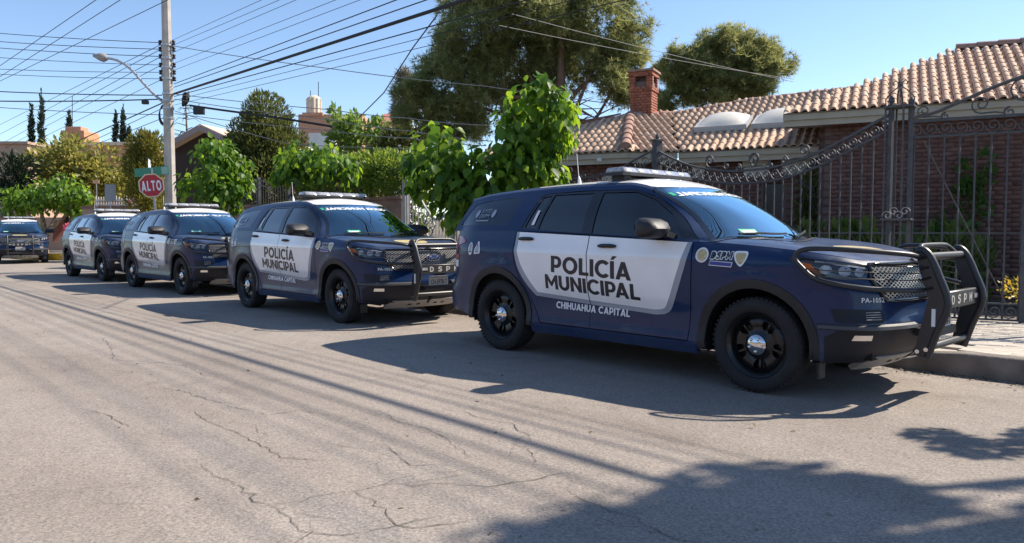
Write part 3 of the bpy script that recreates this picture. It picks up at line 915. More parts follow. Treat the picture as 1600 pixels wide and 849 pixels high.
    def wsp(e, w):
        a = np.clip((e + 1) / 2 * (GN - 1), 0, GN - 1.001); b = np.clip(w * (GW - 1), 0, GW - 1.001)
        i, j = a.astype(int), b.astype(int); f, g = (a - i)[:, None], (b - j)[:, None]
        return (GG[i, j] * (1 - f) + GG[i + 1, j] * f) * (1 - g) + (GG[i, j + 1] * (1 - f) + GG[i + 1, j + 1] * f) * g
    def ws_lift(V):                                 # e across (+ = car's left), w up
        e, w = V[:, 0], V[:, 1]
        N = np.cross(wsp(e + .02, w) - wsp(e - .02, w), wsp(e, w + .02) - wsp(e, w - .02)); N /= np.linalg.norm(N, axis=1)[:, None]
        return wsp(e, w), np.where((N[:, :1] < 0), -N, N)
    # dark border band, header writing (reversed, for the mirror of the car ahead), permit stickers
    mb = MB(); ring = [(-.995, .005), (.995, .005), (.995, .995), (-.995, .995)]; hole_ = [(-.94, .05), (.94, .05), (.94, .985), (-.94, .985)]
    panel(mb, ring, ws_lift, holes=[hole_], step=.12, off=.002); mb.build('windscreen_border', M['gloss'], ws, smooth=60)
    # the words run mirror-wise for a viewer in front of the car: left to right on the glass is +e for such a viewer
    block_text('POLIC\u00cdA MUNICIPAL', (-.84, .775, .82, .862), ws_lift, off=.004, flip=True, step=.03).build('lettering', M['wletter'], ws, clean=False)
    mb = MB(); panel(mb, [(-.905, .795), (-.85, .795), (-.85, .865), (-.905, .865)], ws_lift, step=.1, off=.004); mb.build('sticker', M['greenletter'], ws)
    mb = MB(); panel(mb, [(-.66, .075), (-.45, .075), (-.45, .16), (-.66, .16)], ws_lift, step=.1, off=.004); st = mb.build('sticker', M['greenletter'], ws)
    mb = MB(); panel(mb, [(-.64, .085), (-.48, .085), (-.48, .135), (-.64, .135)], ws_lift, step=.1, off=.006); mb.build('sticker_field', M['wletter'], st)
    # cowl and wipers
    mb = MB(); e_ = np.linspace(-1, 1, 25)
    A = [bot(e) + np.array([-.02, 0, .004]) for e in e_]; Bq = [np.array([1.075 + .27 * (1 - e * e) + .055, e * yb0 * .985, 0]) for e in e_]
    for q in Bq: q[2] = float(hood_z(np.array([q[0]]), np.array([q[1]]))[0]) + .008
    mb.add(A + Bq, [(i, i + 1, 26 + i, 25 + i) for i in range(24)]); mb.build('cowl', M['plastic'], root, smooth=60)
    for (e0, e1) in ((-.72, -.02), (.10, .78)):
        P, N = ws_lift(np.array([[e0 + (e1 - e0) * k / 8, .055 + .045 * k / 8] for k in range(9)]))
        mb = MB(); mb.tube([tuple(p) for p in P + N * .022], .010, 5); mb.build('wiper', M['plastic'], root, smooth=60)
    # --- mirrors
    for s in (-1, 1):
        mb = MB(); vs = []; fs = []
        prof = [(-.155, .55, .10), (-.145, .80, .06), (-.10, .97, .02), (0, 1.0, 0), (.08, .96, -.01), (.13, .86, -.02), (.155, .60, -.03)]   # y, size, x shift (grows inwards)
        sec = [(-.085, -.075), (-.09, .0), (-.085, .085), (-.06, .105), (.02, .095), (.085, .06), (.115, .0), (.09, -.06), (.03, -.09), (-.055, -.095)]
        for (yy, k, dx) in prof:
            for (a, b) in sec: vs.append((.60 + a * 1.15 * k - dx * .6, s * (1.085 + yy * 1.08), 1.315 + b * .92 * k))
        n = len(sec)
        fs = [(i * n + j, i * n + (j + 1) % n, (i + 1) * n + (j + 1) % n, (i + 1) * n + j) for i in range(len(prof) - 1) for j in range(n)]
        fs += [tuple(range(n)), tuple(range((len(prof) - 1) * n, len(prof) * n))]
        mb.add(vs, fs)
        mir = mb.build('mirror', M['plastic'], root, smooth=50)
        mb = MB(); mb.beam((.68, s * .90, 1.245), (.66, s * 1.0, 1.275), .09, .05); mb.build('mirror_arm', M['plastic'], mir)
        mb = MB(); pts = [(.494, s * (1.085 + .115 * cos(a)), 1.328 + .072 * sin(a)) for a in np.linspace(0, 2 * pi, 20)[:-1]]
        mb.add(pts, [tuple(range(len(pts)))]); mb.build('mirror_glass', M['mirror'], mir)
    # --- wheels
    def wheel(cx, s):
        w = empty('wheel'); w.parent = root; w.location = (cx, s * .835, .385)
        w.rotation_euler = (0, 0.35 * cx, 0 if s < 0 else pi)        # built facing -y
        return w
    tyre = MB().lathe([(.262, -.095), (.275, -.115), (.30, -.127), (.335, -.128), (.360, -.118), (.374, -.105), (.382, -.085), (.385, -.05), (.385, .05), (.382, .085), (.374, .105), (.34, .127), (.28, .12), (.25, .10)], 56)
    tv = MB(); tv.v = tyre.v; tv.f = tyre.f; tv.m = tyre.m
    for k in range(56):                              # shoulder blocks
        a = 2 * pi * (k + .5) / 56
        R = Matrix.Rotation(-a, 3, 'Y')
        c = R @ Vector((.376, -.100, 0)); tv.box(c, (.013, .030, .020), 0, R)
    tyre_me = tv.mesh('tyre', M['tyre'], smooth=35)
    rim_mb = MB().lathe([(.255, .09), (.225, .06), (.222, -.06), (.236, -.085), (.250, -.098), (.262, -.108), (.268, -.104), (.270, -.09)], 56)
    def disc_lift(V):
        r = np.hypot(V[:, 0], V[:, 1])
        h = np.interp(r, [0, .06, .085, .12, .16, .19, .215, .232], [-.080, -.080, -.070, -.048, -.058, -.062, -.046, -.034])
        return np.stack([V[:, 0], h, V[:, 1]], 1), np.tile([0., -1, 0], (len(V), 1))
    circ = [(.232 * cos(a), .232 * sin(a)) for a in np.linspace(0, 2 * pi, 61)[:-1]]
    holes = []
    for k in range(5):
        a = 2 * pi * k / 5 + pi / 10
        for (dm, c) in ((0, [(.122, -.030), (.150, -.052), (.182, -.058), (.194, -.030), (.196, -.008), (.160, -.009), (.128, -.010)]), (0, [(.122, .030), (.128, .010), (.160, .009), (.196, .008), (.194, .030), (.182, .058), (.150, .052)])):
            c = catmull(c, 3, closed=True)
            holes.append([(p[0] * cos(a) - p[1] * sin(a), p[0] * sin(a) + p[1] * cos(a)) for p in c])
    panel(rim_mb, circ, disc_lift, holes=holes, step=.025, depth=.03)
    rim_mb.lathe([(.22, .0), (.0, .0)], 30)
    rim_me = rim_mb.mesh('rim', M['rim'], smooth=35)
    cap_mb = MB().lathe([(.082, -.078), (.082, -.094), (.070, -.104), (.045, -.112), (.022, -.118), (.0, -.120)], 30)
    for k in range(5):
        a = 2 * pi * k / 5 + .3
        cap_mb.lathe([(.013, -.095), (.012, -.118), (.006, -.122), (.0, -.122)], 8, c=(.054 * cos(a), 0, .054 * sin(a)))
    cap_me = cap_mb.mesh('hub_cap', M['chrome'], smooth=40)
    for cx in (WB, -WB):
        for s in (-1, 1):
            w = wheel(cx, s)
            mesh_obj('tyre', tyre_me, w); mesh_obj('rim', rim_me, w); mesh_obj('hub_cap', cap_me, w)
    # --- underside, wheel wells, cabin
    mb = MB()
    mb.box((0, 0, .36), (2.0, 1.7, .16)); mb.box((2.0, 0, .42), (.6, 1.3, .2)); mb.box((-2.1, 0, .45), (.7, 1.5, .2)); mb.box((0, 0, .52), (4.4, 1.05, .3))
    for cx in (WB, -WB):
        for s in (-1, 1):
            prof = [(RA + .02, s * .55), (RA + .02, s * .93)]
            n = 24; vs = []; fs = []
            for i in range(n + 1):
                a = -.25 + (pi + .5) * i / n
                for (r, y) in prof: vs.append((cx + r * cos(a), y, .40 + r * sin(a)))
            fs = [(2 * i, 2 * i + 1, 2 * i + 3, 2 * i + 2) for i in range(n)]
            mb.add(vs, fs)
            mb.add([(cx + .5 * cos(a), s * .55, .40 + .5 * sin(a)) for a in np.linspace(-.3, pi + .3, 14)], [tuple(range(14))])
    mb.build('underbody', M['dark'], root)
    mb = MB(); mb.box((-.6, 0, .95), (3.2, 1.72, .5)); mb.box((1.05, 0, 1.06), (.5, 1.6, .22)); mb.build('cabin_floor', M['dark'], root)
    for (x, y) in ((.15, -.40), (.15, .40), (-.85, -.42), (-.85, .42)):
        mb = MB(); R = Matrix.Rotation(-.22, 3, 'Y')
        mb.box((x - .18, y, 1.22), (.16, .48, .62), 0, R); mb.box((x - .26, y, 1.60), (.10, .24, .17), 0, R)
        me = mb.mesh('seat', M['seat']); bevel_mesh(me, .05, 2); mesh_obj('seat', me, root)
    mb = MB(); c = Vector((.58, .38, 1.235)); q = []
    for k in range(24):
        a = 2 * pi * k / 24; q.append(c + Vector((-.075 * sin(a), .185 * cos(a), .17 * sin(a))))
    mb.tube(q, .016, 6, closed=True); mb.beam(c + Vector((0, -.18, 0)), c + Vector((0, .18, 0)), .05, .03); mb.beam(c, c + Vector((.07, 0, -.16)), .05, .03)
    mb.build('steering_wheel', M['seat'], root, smooth=50)
    # --- light bar
    lb = empty('light_bar'); lb.parent = root; lb.location = (-.24, 0, 1.80)
    mb = MB(); mb.prism([(.13, -.60), (.15, -.5), (.15, .5), (.13, .60), (-.13, .60), (-.15, .5), (-.15, -.5), (-.13, -.60)], .045, .075)
    mb.box((0, -.46, .015), (.16, .10, .075)); mb.box((0, .46, .015), (.16, .10, .075)); me = mb.mesh('bar_base', M['plastic']); mesh_obj('bar_base', me, lb)
    for k in range(5):
        y0, y1 = -.60 + k * .24 + .004, -.60 + (k + 1) * .24 - .004
        i0, i1 = (.035 if k == 0 else 0), (.035 if k == 4 else 0)
        mb = MB(); mb.add([(.13, y0 + i0, .075), (.15, y1 - i1, .075), (-.15, y1 - i1, .075), (-.13, y0 + i0, .075), (.10, y0 + i0, .128), (.10, y1 - i1, .128), (-.10, y1 - i1, .128), (-.10, y0 + i0, .128)],
                          [(0, 3, 2, 1), (4, 5, 6, 7), (0, 1, 5, 4), (1, 2, 6, 5), (2, 3, 7, 6), (3, 0, 4, 7)])
        me = mb.mesh('light_module', M['lightbar']); bevel_mesh(me, .012, 2); mesh_obj('light_module', me, lb)
    # roof rack bars behind the light bar, aerial
    mb = MB(); mb.tube([(-.85, -.40, 1.80), (-.85, -.40, 1.84), (-.86, -.40, 1.88)], [.022, .016, .008], 8); mb.tube([(-.86, -.40, 1.87), (-.89, -.40, 2.12)], .003, 5)
    mb.build('aerial', M['wletter'], root, smooth=60)
    # --- push bar
    bb = empty('push_bar'); bb.parent = root; bb.location = (-.055, 0, 0)
    prof = [(2.575, .37), (2.66, .36), (2.785, .76), (2.66, 1.12), (2.60, 1.165), (2.53, 1.15), (2.60, .78), (2.52, .52)]
    prof = [tuple(p) for p in prof]
    for s in (-1, 1):
        mb = MB(); n = len(prof); y0, y1 = s * .40, s * .445
        rp = [prof[0], prof[1]] + [tuple(p) for p in catmull([(2.66, .36), (2.72, .55), (2.79, .76), (2.73, .95), (2.665, 1.10), (2.61, 1.155), (2.57, 1.14)], 3)][1:] + [(2.60, 1.0), (2.665, .80), (2.61, .55)]
        n = len(rp)
        vs = [(a, y0, b) for a, b in rp] + [(a, y1, b) for a, b in rp]
        mb.add(vs, [tuple(range(n)), tuple(range(2 * n - 1, n - 1, -1))] + [(i, (i + 1) % n, n + (i + 1) % n, n + i) for i in range(n)])
        up = mb.build('upright', M['steel'], bb, smooth=30)
        mb = MB(); mb.tube([(a, s * .4225, b) for a, b in rp[1:-3]], .030, 8); mb.build('edge_tube', M['steel'], up, smooth=60)
        for k in range(4):
            mb = MB(); zz = .86 + k * .075; xx = 2.672 - (zz - .80) * .22
            mb.beam((xx - .025, s * .448, zz), (xx + .035, s * .448, zz + .02), .012, .018); mb.build('slot', M['dark'], up)
        mb = MB(); mb.box((2.705, s * .448, .66), (.025, .014, .13)); mb.build('marker_lamp', M['wletter'], up)
        for zz in (.40, .42):
            mb = MB(); mb.lathe([(.0, s * .455), (.016, s * .455), (.016, s * .44)], 8, c=(2.60 + (.06 if zz > .41 else 0), 0, zz)); mb.build('bolt', M['chrome'], up)
        # headlight guard
        loop = catmull([(2.60, s * .44, 1.10), (2.56, s * .60, 1.125), (2.36, s * .84, 1.150), (2.10, s * .975, 1.165), (1.96, s * 1.005, 1.15), (1.915, s * 1.015, 1.09), (1.97, s * 1.01, 1.02), (2.06, s * .995, .945),
                        (2.20, s * .955, .905), (2.40, s * .82, .875), (2.58, s * .60, .86), (2.63, s * .44, .86)], 5)
        mb = MB(); mb.tube([tuple(p) for p in loop], .019, 8); g = mb.build('headlight_guard', M['steel'], bb, smooth=60)
        for zz in (.935, .985, 1.035):
            L = catmull([(2.62, s * .44, zz), (2.56, s * .62, zz), (2.38, s * .84, zz + .01), (2.14, s * .975, zz + .02), (1.99, s * 1.01, zz + .03)], 4)
            mb = MB(); mb.tube([tuple(p) for p in L], .0045, 5); mb.build('guard_wire', M['steel'], g, smooth=60)
    mb = MB(); mb.tube([(2.63, -.43, 1.105), (2.63, .43, 1.105)], .030, 10); mb.build('cross_tube', M['steel'], bb, smooth=60)
    mb = MB(); mb.tube([tuple(p) for p in catmull([(2.60, -.36, 1.12), (2.56, -.31, 1.17), (2.55, -.2, 1.185), (2.55, .2, 1.185), (2.56, .31, 1.17), (2.60, .36, 1.12)], 4)], .019, 8); mb.build('top_hoop', M['steel'], bb, smooth=60)
    mb = MB(); mb.tube([(2.66, -.43, .44), (2.68, -.3, .44), (2.68, .3, .44), (2.66, .43, .44)], .028, 10); mb.build('cross_tube', M['steel'], bb, smooth=60)
    mb = MB(); mb.box((2.735, 0, .78), (.05, .80, .13)); me = mb.mesh('centre_plate', M['steel']); bevel_mesh(me, .008, 1); pl = mesh_obj('centre_plate', me, bb)
    def plate_lift(xp):
        def f(V): return np.stack([np.full(len(V), xp), V[:, 0], V[:, 1]], 1), np.tile([1., 0, 0], (len(V), 1))
        return f
    # lettering of the push bar, read from in front of the car
    for k, ch in enumerate('DSPM'):
        y = -.21 + k * .14
        block_text(ch, (y - .034, .745, y + .034, .815), plate_lift(2.7605), off=.002).build('lettering', M['platetext'], pl, clean=False)
    for y in (-.33, .33):
        mb = MB(); mb.box((2.762, y, .785), (.012, .09, .035)); mb.build('marker_lamp', M['lightbar'], pl)
    mb = MB(); mb.box((2.58, 0, .595), (.012, .33, .17)); me = mb.mesh('number_plate', M['plate']); bevel_mesh(me, .005, 1); npl = mesh_obj('number_plate', me, root)
    text_map('CH-5978-T', (-.14, .565, .14, .630), plate_lift(2.587), bold=.012, off=.002).build('lettering', M['letter'], npl, clean=False)
    mb = MB(); mb.box((2.588, 0, .658), (.003, .30, .012)); mb.build('plate_band', M['grey'], npl)
    mb = MB(); mb.box((2.53, 0, .52), (.14, .5, .06)); mb.build('plate_bracket', M['plastic'], root)
    return root

CAR = make_car()
CARGROUP = 'police cars parked nose to tail along the kerb'
CAR.location = (-4.52, 6.45, 0)
tag(CAR, 'nearest and largest navy and white police car, at the right by the gate', 'police car', CARGROUP)
for (x, y, rz, lab) in ((-10.87, 6.41, 0, 'navy and white police car second from the right, its push bar behind the nearest car'),
                        (-17.35, 6.52, radians(1), 'navy and white police car in front of the concrete utility pole, third from the right'),
                        (-23.1, 6.55, radians(1), 'fourth police car from the right, half hidden behind the one by the pole'),
                        (-37.8, 6.75, radians(-10), 'farthest dark police car facing the camera at the left edge beside the yellow kerb')):
    c = copy_tree(CAR); c.location = (x, y, 0); c.rotation_euler = (0, 0, rz); c['label'] = lab
    for w in c.children:
        if w.name.startswith('wheel'): w.rotation_euler[1] += RND.uniform(0, 6)
# ------------------------------------------------------------------ pixel helper: a sight line of the photograph at a chosen depth or plane
_cr = Vector((cos(CAM_YAW), sin(CAM_YAW), 0)); _cf0 = Vector((-sin(CAM_YAW), cos(CAM_YAW), 0)); _cz = Vector((0, 0, 1))
_cf = _cf0 * cos(CAM_PITCH) - _cz * sin(CAM_PITCH); _cu = _cf0 * sin(CAM_PITCH) + _cz * cos(CAM_PITCH)
def sight(u, v): return _cf + _cr * ((u - 800) / CAM_F) + _cu * ((424.5 - v) / CAM_F)
def at(u, v, d): return Vector((0, 0, CAM_H)) + sight(u, v) * d
def on(u, v, ax, val):
    s = sight(u, v); return Vector((0, 0, CAM_H)) + s * ((val - (CAM_H if ax == 2 else 0)) / s[ax])
def m_at(d): return d / CAM_F                    # metres per photo pixel at a depth
HA = radians(20)                                 # the house stands turned 20 degrees to the street
def HP(x, y, z): return Vector((x * cos(HA) - y * sin(HA), x * sin(HA) + y * cos(HA), z))

# ------------------------------------------------------------------ environment materials
def asphalt_mat():
    m = bpy.data.materials.new('worn_asphalt'); m.use_nodes = True
    nt = m.node_tree; b = nt.nodes["Principled BSDF"]; L = nt.links.new
    tc = nt.nodes.new("ShaderNodeTexCoord")
    def noise(scale, detail=4, rough=.6, dist=0):
        n = nt.nodes.new("ShaderNodeTexNoise"); n.inputs["Scale"].default_value = scale; n.inputs["Detail"].default_value = detail
        n.inputs["Roughness"].default_value = rough; n.inputs["Distortion"].default_value = dist
        L(tc.outputs["Object"], n.inputs["Vector"]); return n
    def ramp(src, stops):
        r = nt.nodes.new("ShaderNodeValToRGB"); e = r.color_ramp.elements
        while len(e) < len(stops): e.new(.5)
        for i, (p, c) in enumerate(stops): e[i].position = p; e[i].color = (*c, 1)
        L(src, r.inputs[0]); return r
    def mul(a, bb, f=1.0):
        x = nt.nodes.new("ShaderNodeMix"); x.data_type = 'RGBA'; x.blend_type = 'MULTIPLY'; x.inputs[0].default_value = f
        L(a, x.inputs[6]); L(bb, x.inputs[7]); return x.outputs[2]
    base = ramp(noise(.35, 5, .55).outputs[0], [(.3, (.255, .223, .196)), (.55, (.295, .260, .230)), (.75, (.325, .292, .262))])
    grain = ramp(noise(60, 4, .85).outputs[0], [(.30, (.50, .49, .48)), (.5, (1, 1, 1)), (.70, (1.40, 1.38, 1.34))])
    vor = nt.nodes.new("ShaderNodeTexVoronoi"); vor.inputs["Scale"].default_value = 85; L(tc.outputs["Object"], vor.inputs["Vector"])
    stone = ramp(vor.outputs["Color"], [(.1, (.70, .70, .70)), (.5, (1, 1, 1)), (.9, (1.25, 1.23, 1.20))])
    stain = ramp(noise(1.3, 6, .7, .8).outputs[0], [(.30, (.84, .83, .83)), (.5, (1, 1, 1)), (.8, (1.05, 1.04, 1.03))])
    mp = nt.nodes.new("ShaderNodeMapping"); mp.inputs["Scale"].default_value = (.06, 1.0, 1); L(tc.outputs["Object"], mp.inputs[0])
    nb = noise(1.1, 3, .5); L(mp.outputs[0], nb.inputs["Vector"])
    band = ramp(nb.outputs[0], [(.36, (.88, .87, .86)), (.52, (1, 1, 1)), (.66, (1.06, 1.055, 1.05))])
    c = mul(mul(mul(mul(base.outputs[0], band.outputs[0]), grain.outputs[0]), stone.outputs[0], .7), stain.outputs[0])
    L(c, b.inputs["Base Color"]); b.inputs["Roughness"].default_value = .9; b.inputs["Specular IOR Level"].default_value = .25
    bp = nt.nodes.new("ShaderNodeBump"); bp.inputs["Strength"].default_value = .55; bp.inputs["Distance"].default_value = .006
    L(noise(110, 4, .8).outputs[0], bp.inputs["Height"])
    bp2 = nt.nodes.new("ShaderNodeBump"); bp2.inputs["Strength"].default_value = .5; bp2.inputs["Distance"].default_value = .02
    L(noise(7, 4, .6).outputs[0], bp2.inputs["Height"]); L(bp.outputs[0], bp2.inputs["Normal"]); L(bp2.outputs[0], b.inputs["Normal"])
    return m

def leaf_mat(name, c0, c1, trans=.35, rough=.45, spec=.35):
    """two-tone foliage, tone from a per-leaf attribute, part of the light passes through"""
    m = bpy.data.materials.new(name); m.use_nodes = True
    nt = m.node_tree; nt.nodes.clear(); L = nt.links.new
    out = nt.nodes.new("ShaderNodeOutputMaterial"); mix = nt.nodes.new("ShaderNodeMixShader"); mix.inputs[0].default_value = trans
    b = nt.nodes.new("ShaderNodeBsdfPrincipled"); t = nt.nodes.new("ShaderNodeBsdfTranslucent")
    b.inputs["Roughness"].default_value = rough; b.inputs["Specular IOR Level"].default_value = spec
    at_ = nt.nodes.new("ShaderNodeAttribute"); at_.attribute_name = 'tone'
    oi = nt.nodes.new("ShaderNodeObjectInfo")
    ad = nt.nodes.new("ShaderNodeMath"); ad.operation = 'ADD'
    L(at_.outputs["Fac"], ad.inputs[0]); L(oi.outputs["Random"], ad.inputs[1])
    fr = nt.nodes.new("ShaderNodeMath"); fr.operation = 'FRACT'; L(ad.outputs[0], fr.inputs[0])
    r = nt.nodes.new("ShaderNodeValToRGB"); r.color_ramp.elements[0].color = (*c0, 1); r.color_ramp.elements[1].color = (*c1, 1)
    L(fr.outputs[0], r.inputs[0]); L(r.outputs[0], b.inputs["Base Color"])
    hs = nt.nodes.new("ShaderNodeHueSaturation"); hs.inputs["Hue"].default_value = .468; hs.inputs["Value"].default_value = 2.5; hs.inputs["Saturation"].default_value = 1.05
    L(r.outputs[0], hs.inputs["Color"]); L(hs.outputs[0], t.inputs[0])
    L(b.outputs[0], mix.inputs[1]); L(t.outputs[0], mix.inputs[2]); L(mix.outputs[0], out.inputs[0])
    return m

def tile_mat(name, cols):
    m = bpy.data.materials.new(name); m.use_nodes = True
    nt = m.node_tree; b = nt.nodes["Principled BSDF"]; L = nt.links.new
    at_ = nt.nodes.new("ShaderNodeAttribute"); at_.attribute_name = 'tone'
    oi = nt.nodes.new("ShaderNodeObjectInfo"); ad = nt.nodes.new("ShaderNodeMath"); ad.operation = 'ADD'
    L(at_.outputs["Fac"], ad.inputs[0]); L(oi.outputs["Random"], ad.inputs[1])
    fr = nt.nodes.new("ShaderNodeMath"); fr.operation = 'FRACT'; L(ad.outputs[0], fr.inputs[0])
    r = nt.nodes.new("ShaderNodeValToRGB"); e = r.color_ramp.elements
    while len(e) < len(cols): e.new(.5)
    for i, c in enumerate(cols): e[i].position = i / (len(cols) - 1); e[i].color = (*c, 1)
    L(fr.outputs[0], r.inputs[0])
    tc = nt.nodes.new("ShaderNodeTexCoord"); n = nt.nodes.new("ShaderNodeTexNoise"); n.inputs["Scale"].default_value = 9; n.inputs["Detail"].default_value = 5
    L(tc.outputs["Object"], n.inputs["Vector"])
    mr = nt.nodes.new("ShaderNodeMapRange"); mr.inputs[1].default_value = .3; mr.inputs[2].default_value = .7; mr.inputs[3].default_value = .78; mr.inputs[4].default_value = 1.15
    L(n.outputs[0], mr.inputs[0])
    x = nt.nodes.new("ShaderNodeMix"); x.data_type = 'RGBA'; x.blend_type = 'MULTIPLY'; x.inputs[0].default_value = 1
    L(r.outputs[0], x.inputs[6]); L(mr.outputs[0], x.inputs[7]); L(x.outputs[2], b.inputs["Base Color"]); b.inputs["Roughness"].default_value = .85
    return m

def brickwork_mat(name, c1, c2, mortar, sx=.25, sz=.075):
    """brickwork too far off to tell the bricks apart"""
    m = bpy.data.materials.new(name); m.use_nodes = True
    nt = m.node_tree; b = nt.nodes["Principled BSDF"]; L = nt.links.new
    tc = nt.nodes.new("ShaderNodeTexCoord"); sp = nt.nodes.new("ShaderNodeSeparateXYZ"); L(tc.outputs["Object"], sp.inputs[0])
    ad = nt.nodes.new("ShaderNodeMath"); ad.operation = 'ADD'; L(sp.outputs[0], ad.inputs[0]); L(sp.outputs[1], ad.inputs[1])
    cb = nt.nodes.new("ShaderNodeCombineXYZ"); L(ad.outputs[0], cb.inputs[0]); L(sp.outputs[2], cb.inputs[1])
    br = nt.nodes.new("ShaderNodeTexBrick"); L(cb.outputs[0], br.inputs["Vector"])
    br.inputs["Color1"].default_value = (*c1, 1); br.inputs["Color2"].default_value = (*c2, 1); br.inputs["Mortar"].default_value = (*mortar, 1)
    br.inputs["Scale"].default_value = 1; br.inputs["Brick Width"].default_value = sx; br.inputs["Row Height"].default_value = sz; br.inputs["Mortar Size"].default_value = .006
    L(br.outputs[0], b.inputs["Base Color"]); b.inputs["Roughness"].default_value = .9
    bp = nt.nodes.new("ShaderNodeBump"); bp.inputs["Strength"].default_value = .6; bp.inputs["Distance"].default_value = .01; bp.invert = True
    L(br.outputs[1], bp.inputs["Height"]); L(bp.outputs[0], b.inputs["Normal"])
    return m

M['asphalt'] = asphalt_mat()
M['crack'] = mat('crack_dark', (0.085, 0.075, 0.066), rough=1.0)
M['concrete'] = mat('kerb_concrete', (0.225, 0.195, 0.168), rough=.92, noise=.38, nscale=3.5, bump=.5, bscale=40, bdist=.01)
M['paver'] = tile_mat('paver', [(.42, .37, .31), (.50, .45, .38), (.38, .34, .29)])
M['joint'] = mat('paver_joint', (0.17, 0.15, 0.13), rough=1)
M['yellow'] = mat('yellow_kerb_paint', (0.62, 0.38, 0.03), rough=.7, noise=.25, nscale=6)
M['soil'] = mat('garden_soil', (0.11, 0.085, 0.06), rough=1, noise=.3, nscale=4, bump=.6, bscale=15, bdist=.04)
M['iron'] = mat('wrought_iron', (0.095, 0.097, 0.105), rough=.65, spec=.12, metal=.0, noise=.2, nscale=15)
M['ironpale'] = mat('pale_painted_iron', (0.30, 0.29, 0.28), rough=.5, noise=.15, nscale=12)
M['tile'] = tile_mat('roof_tile', [(.50, .335, .225), (.56, .385, .27), (.53, .355, .245), (.60, .43, .315), (.47, .305, .205)])
M['ridge'] = tile_mat('ridge_tile', [(.30, .17, .13), (.36, .22, .165)])
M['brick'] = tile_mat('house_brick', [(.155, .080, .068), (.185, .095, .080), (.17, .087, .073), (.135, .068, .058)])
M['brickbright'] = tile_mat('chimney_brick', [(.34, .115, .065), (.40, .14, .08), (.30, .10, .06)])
M['mortar'] = mat('mortar', (0.15, 0.105, 0.09), rough=1)
M['fascia'] = mat('fascia_paint', (0.42, 0.37, 0.29), rough=.7, noise=.08, nscale=3)
M['soffit'] = mat('soffit_paint', (0.40, 0.38, 0.34), rough=.8)
M['skylight'] = mat('acrylic_dome', (0.72, 0.66, 0.55), rough=.4, noise=.06, nscale=2, coat=.3)
M['dome_frame'] = mat('dome_frame', (0.45, 0.45, 0.45), rough=.5)
M['paleblock'] = mat('pale_stone', (0.50, 0.47, 0.41), rough=.8, noise=.12, nscale=5)
M['doordark'] = mat('dark_door', (0.014, 0.013, 0.013), rough=.3)
M['pole'] = mat('concrete_pole', (0.43, 0.39, 0.35), rough=.85, noise=.15, nscale=3, bump=.3, bscale=40, bdist=.005)
M['steelgrey'] = mat('galvanised', (0.42, 0.43, 0.45), rough=.4, metal=.6)
M['cable'] = mat('cable_black', (0.014, 0.014, 0.016), rough=.6)
M['cablepale'] = mat('cable_pale', (0.26, 0.25, 0.24), rough=.6)
M['signred'] = mat('sign_red', (0.48, 0.015, 0.025), rough=.4)
M['signgreen'] = mat('sign_green', (0.045, 0.24, 0.14), rough=.4)
M['signcream'] = mat('sign_cream', (0.72, 0.60, 0.38), rough=.5)
M['signback'] = mat('sign_back', (0.30, 0.33, 0.36), rough=.5)
M['orange'] = mat('orange_board', (0.62, 0.35, 0.18), rough=.6)
M['bark'] = mat('bark', (0.17, 0.105, 0.075), rough=.95, noise=.3, nscale=8, bump=.8, bscale=25, bdist=.03)
M['barkpale'] = mat('pale_bark', (0.30, 0.22, 0.15), rough=.95, noise=.25, nscale=8, bump=.6, bscale=25, bdist=.02)
M['mul'] = leaf_mat('mulberry_leaf', (.032, .092, .014), (.135, .25, .026), trans=.50)
M['muldark'] = leaf_mat('mulberry_leaf_dark', (.035, .095, .018), (.06, .15, .022), trans=.38)
M['olive'] = leaf_mat('olive_leaf', (.13, .15, .035), (.25, .245, .06), trans=.38)
M['lightgreen'] = leaf_mat('light_leaf', (.08, .15, .035), (.13, .22, .05), trans=.4)
M['hedge'] = leaf_mat('hedge_leaf', (.085, .15, .025), (.17, .25, .04), trans=.35)
M['conifer'] = leaf_mat('conifer_spray', (.055, .080, .024), (.125, .145, .040), trans=.28, rough=.6)
M['conifer_gold'] = leaf_mat('golden_conifer_spray', (.085, .10, .02), (.19, .185, .03), trans=.28, rough=.6)
M['pine'] = leaf_mat('pine_needle', (.105, .135, .05), (.225, .245, .10), trans=.42, rough=.6)
M['pinepale'] = leaf_mat('pale_pine_needle', (.13, .125, .085), (.18, .17, .11), trans=.2, rough=.6)
M['cypress'] = leaf_mat('cypress_spray', (.020, .038, .020), (.040, .060, .028), trans=.1, rough=.6)
M['pink'] = leaf_mat('pink_flower', (.55, .10, .16), (.65, .20, .26), trans=.3)
M['yellowflower'] = leaf_mat('yellow_flower', (.16, .17, .03), (.50, .40, .05), trans=.3)
M['grass'] = leaf_mat('grass_blade', (.06, .11, .02), (.10, .15, .03), trans=.3)
M['pinkwall'] = mat('pink_stucco', (.42, .29, .22), rough=.9, noise=.1, nscale=2)
M['brownwall'] = mat('brown_stucco', (.24, .145, .10), rough=.9, noise=.25, nscale=2.5, bump=.3, bscale=15, bdist=.01)
M['redwall'] = mat('red_stucco', (.28, .10, .075), rough=.9, noise=.12, nscale=2)
M['whitewall'] = mat('white_stucco', (.70, .68, .64), rough=.9, noise=.06, nscale=2)
M['creamwall'] = mat('cream_stucco', (.60, .50, .38), rough=.9, noise=.06, nscale=2)
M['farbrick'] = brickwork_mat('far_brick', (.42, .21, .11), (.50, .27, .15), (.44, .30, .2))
M['fartan'] = brickwork_mat('far_tan_brick', (.46, .24, .15), (.52, .29, .19), (.48, .32, .24), .4, .2)
M['timber'] = mat('dark_timber', (.055, .035, .03), rough=.8)
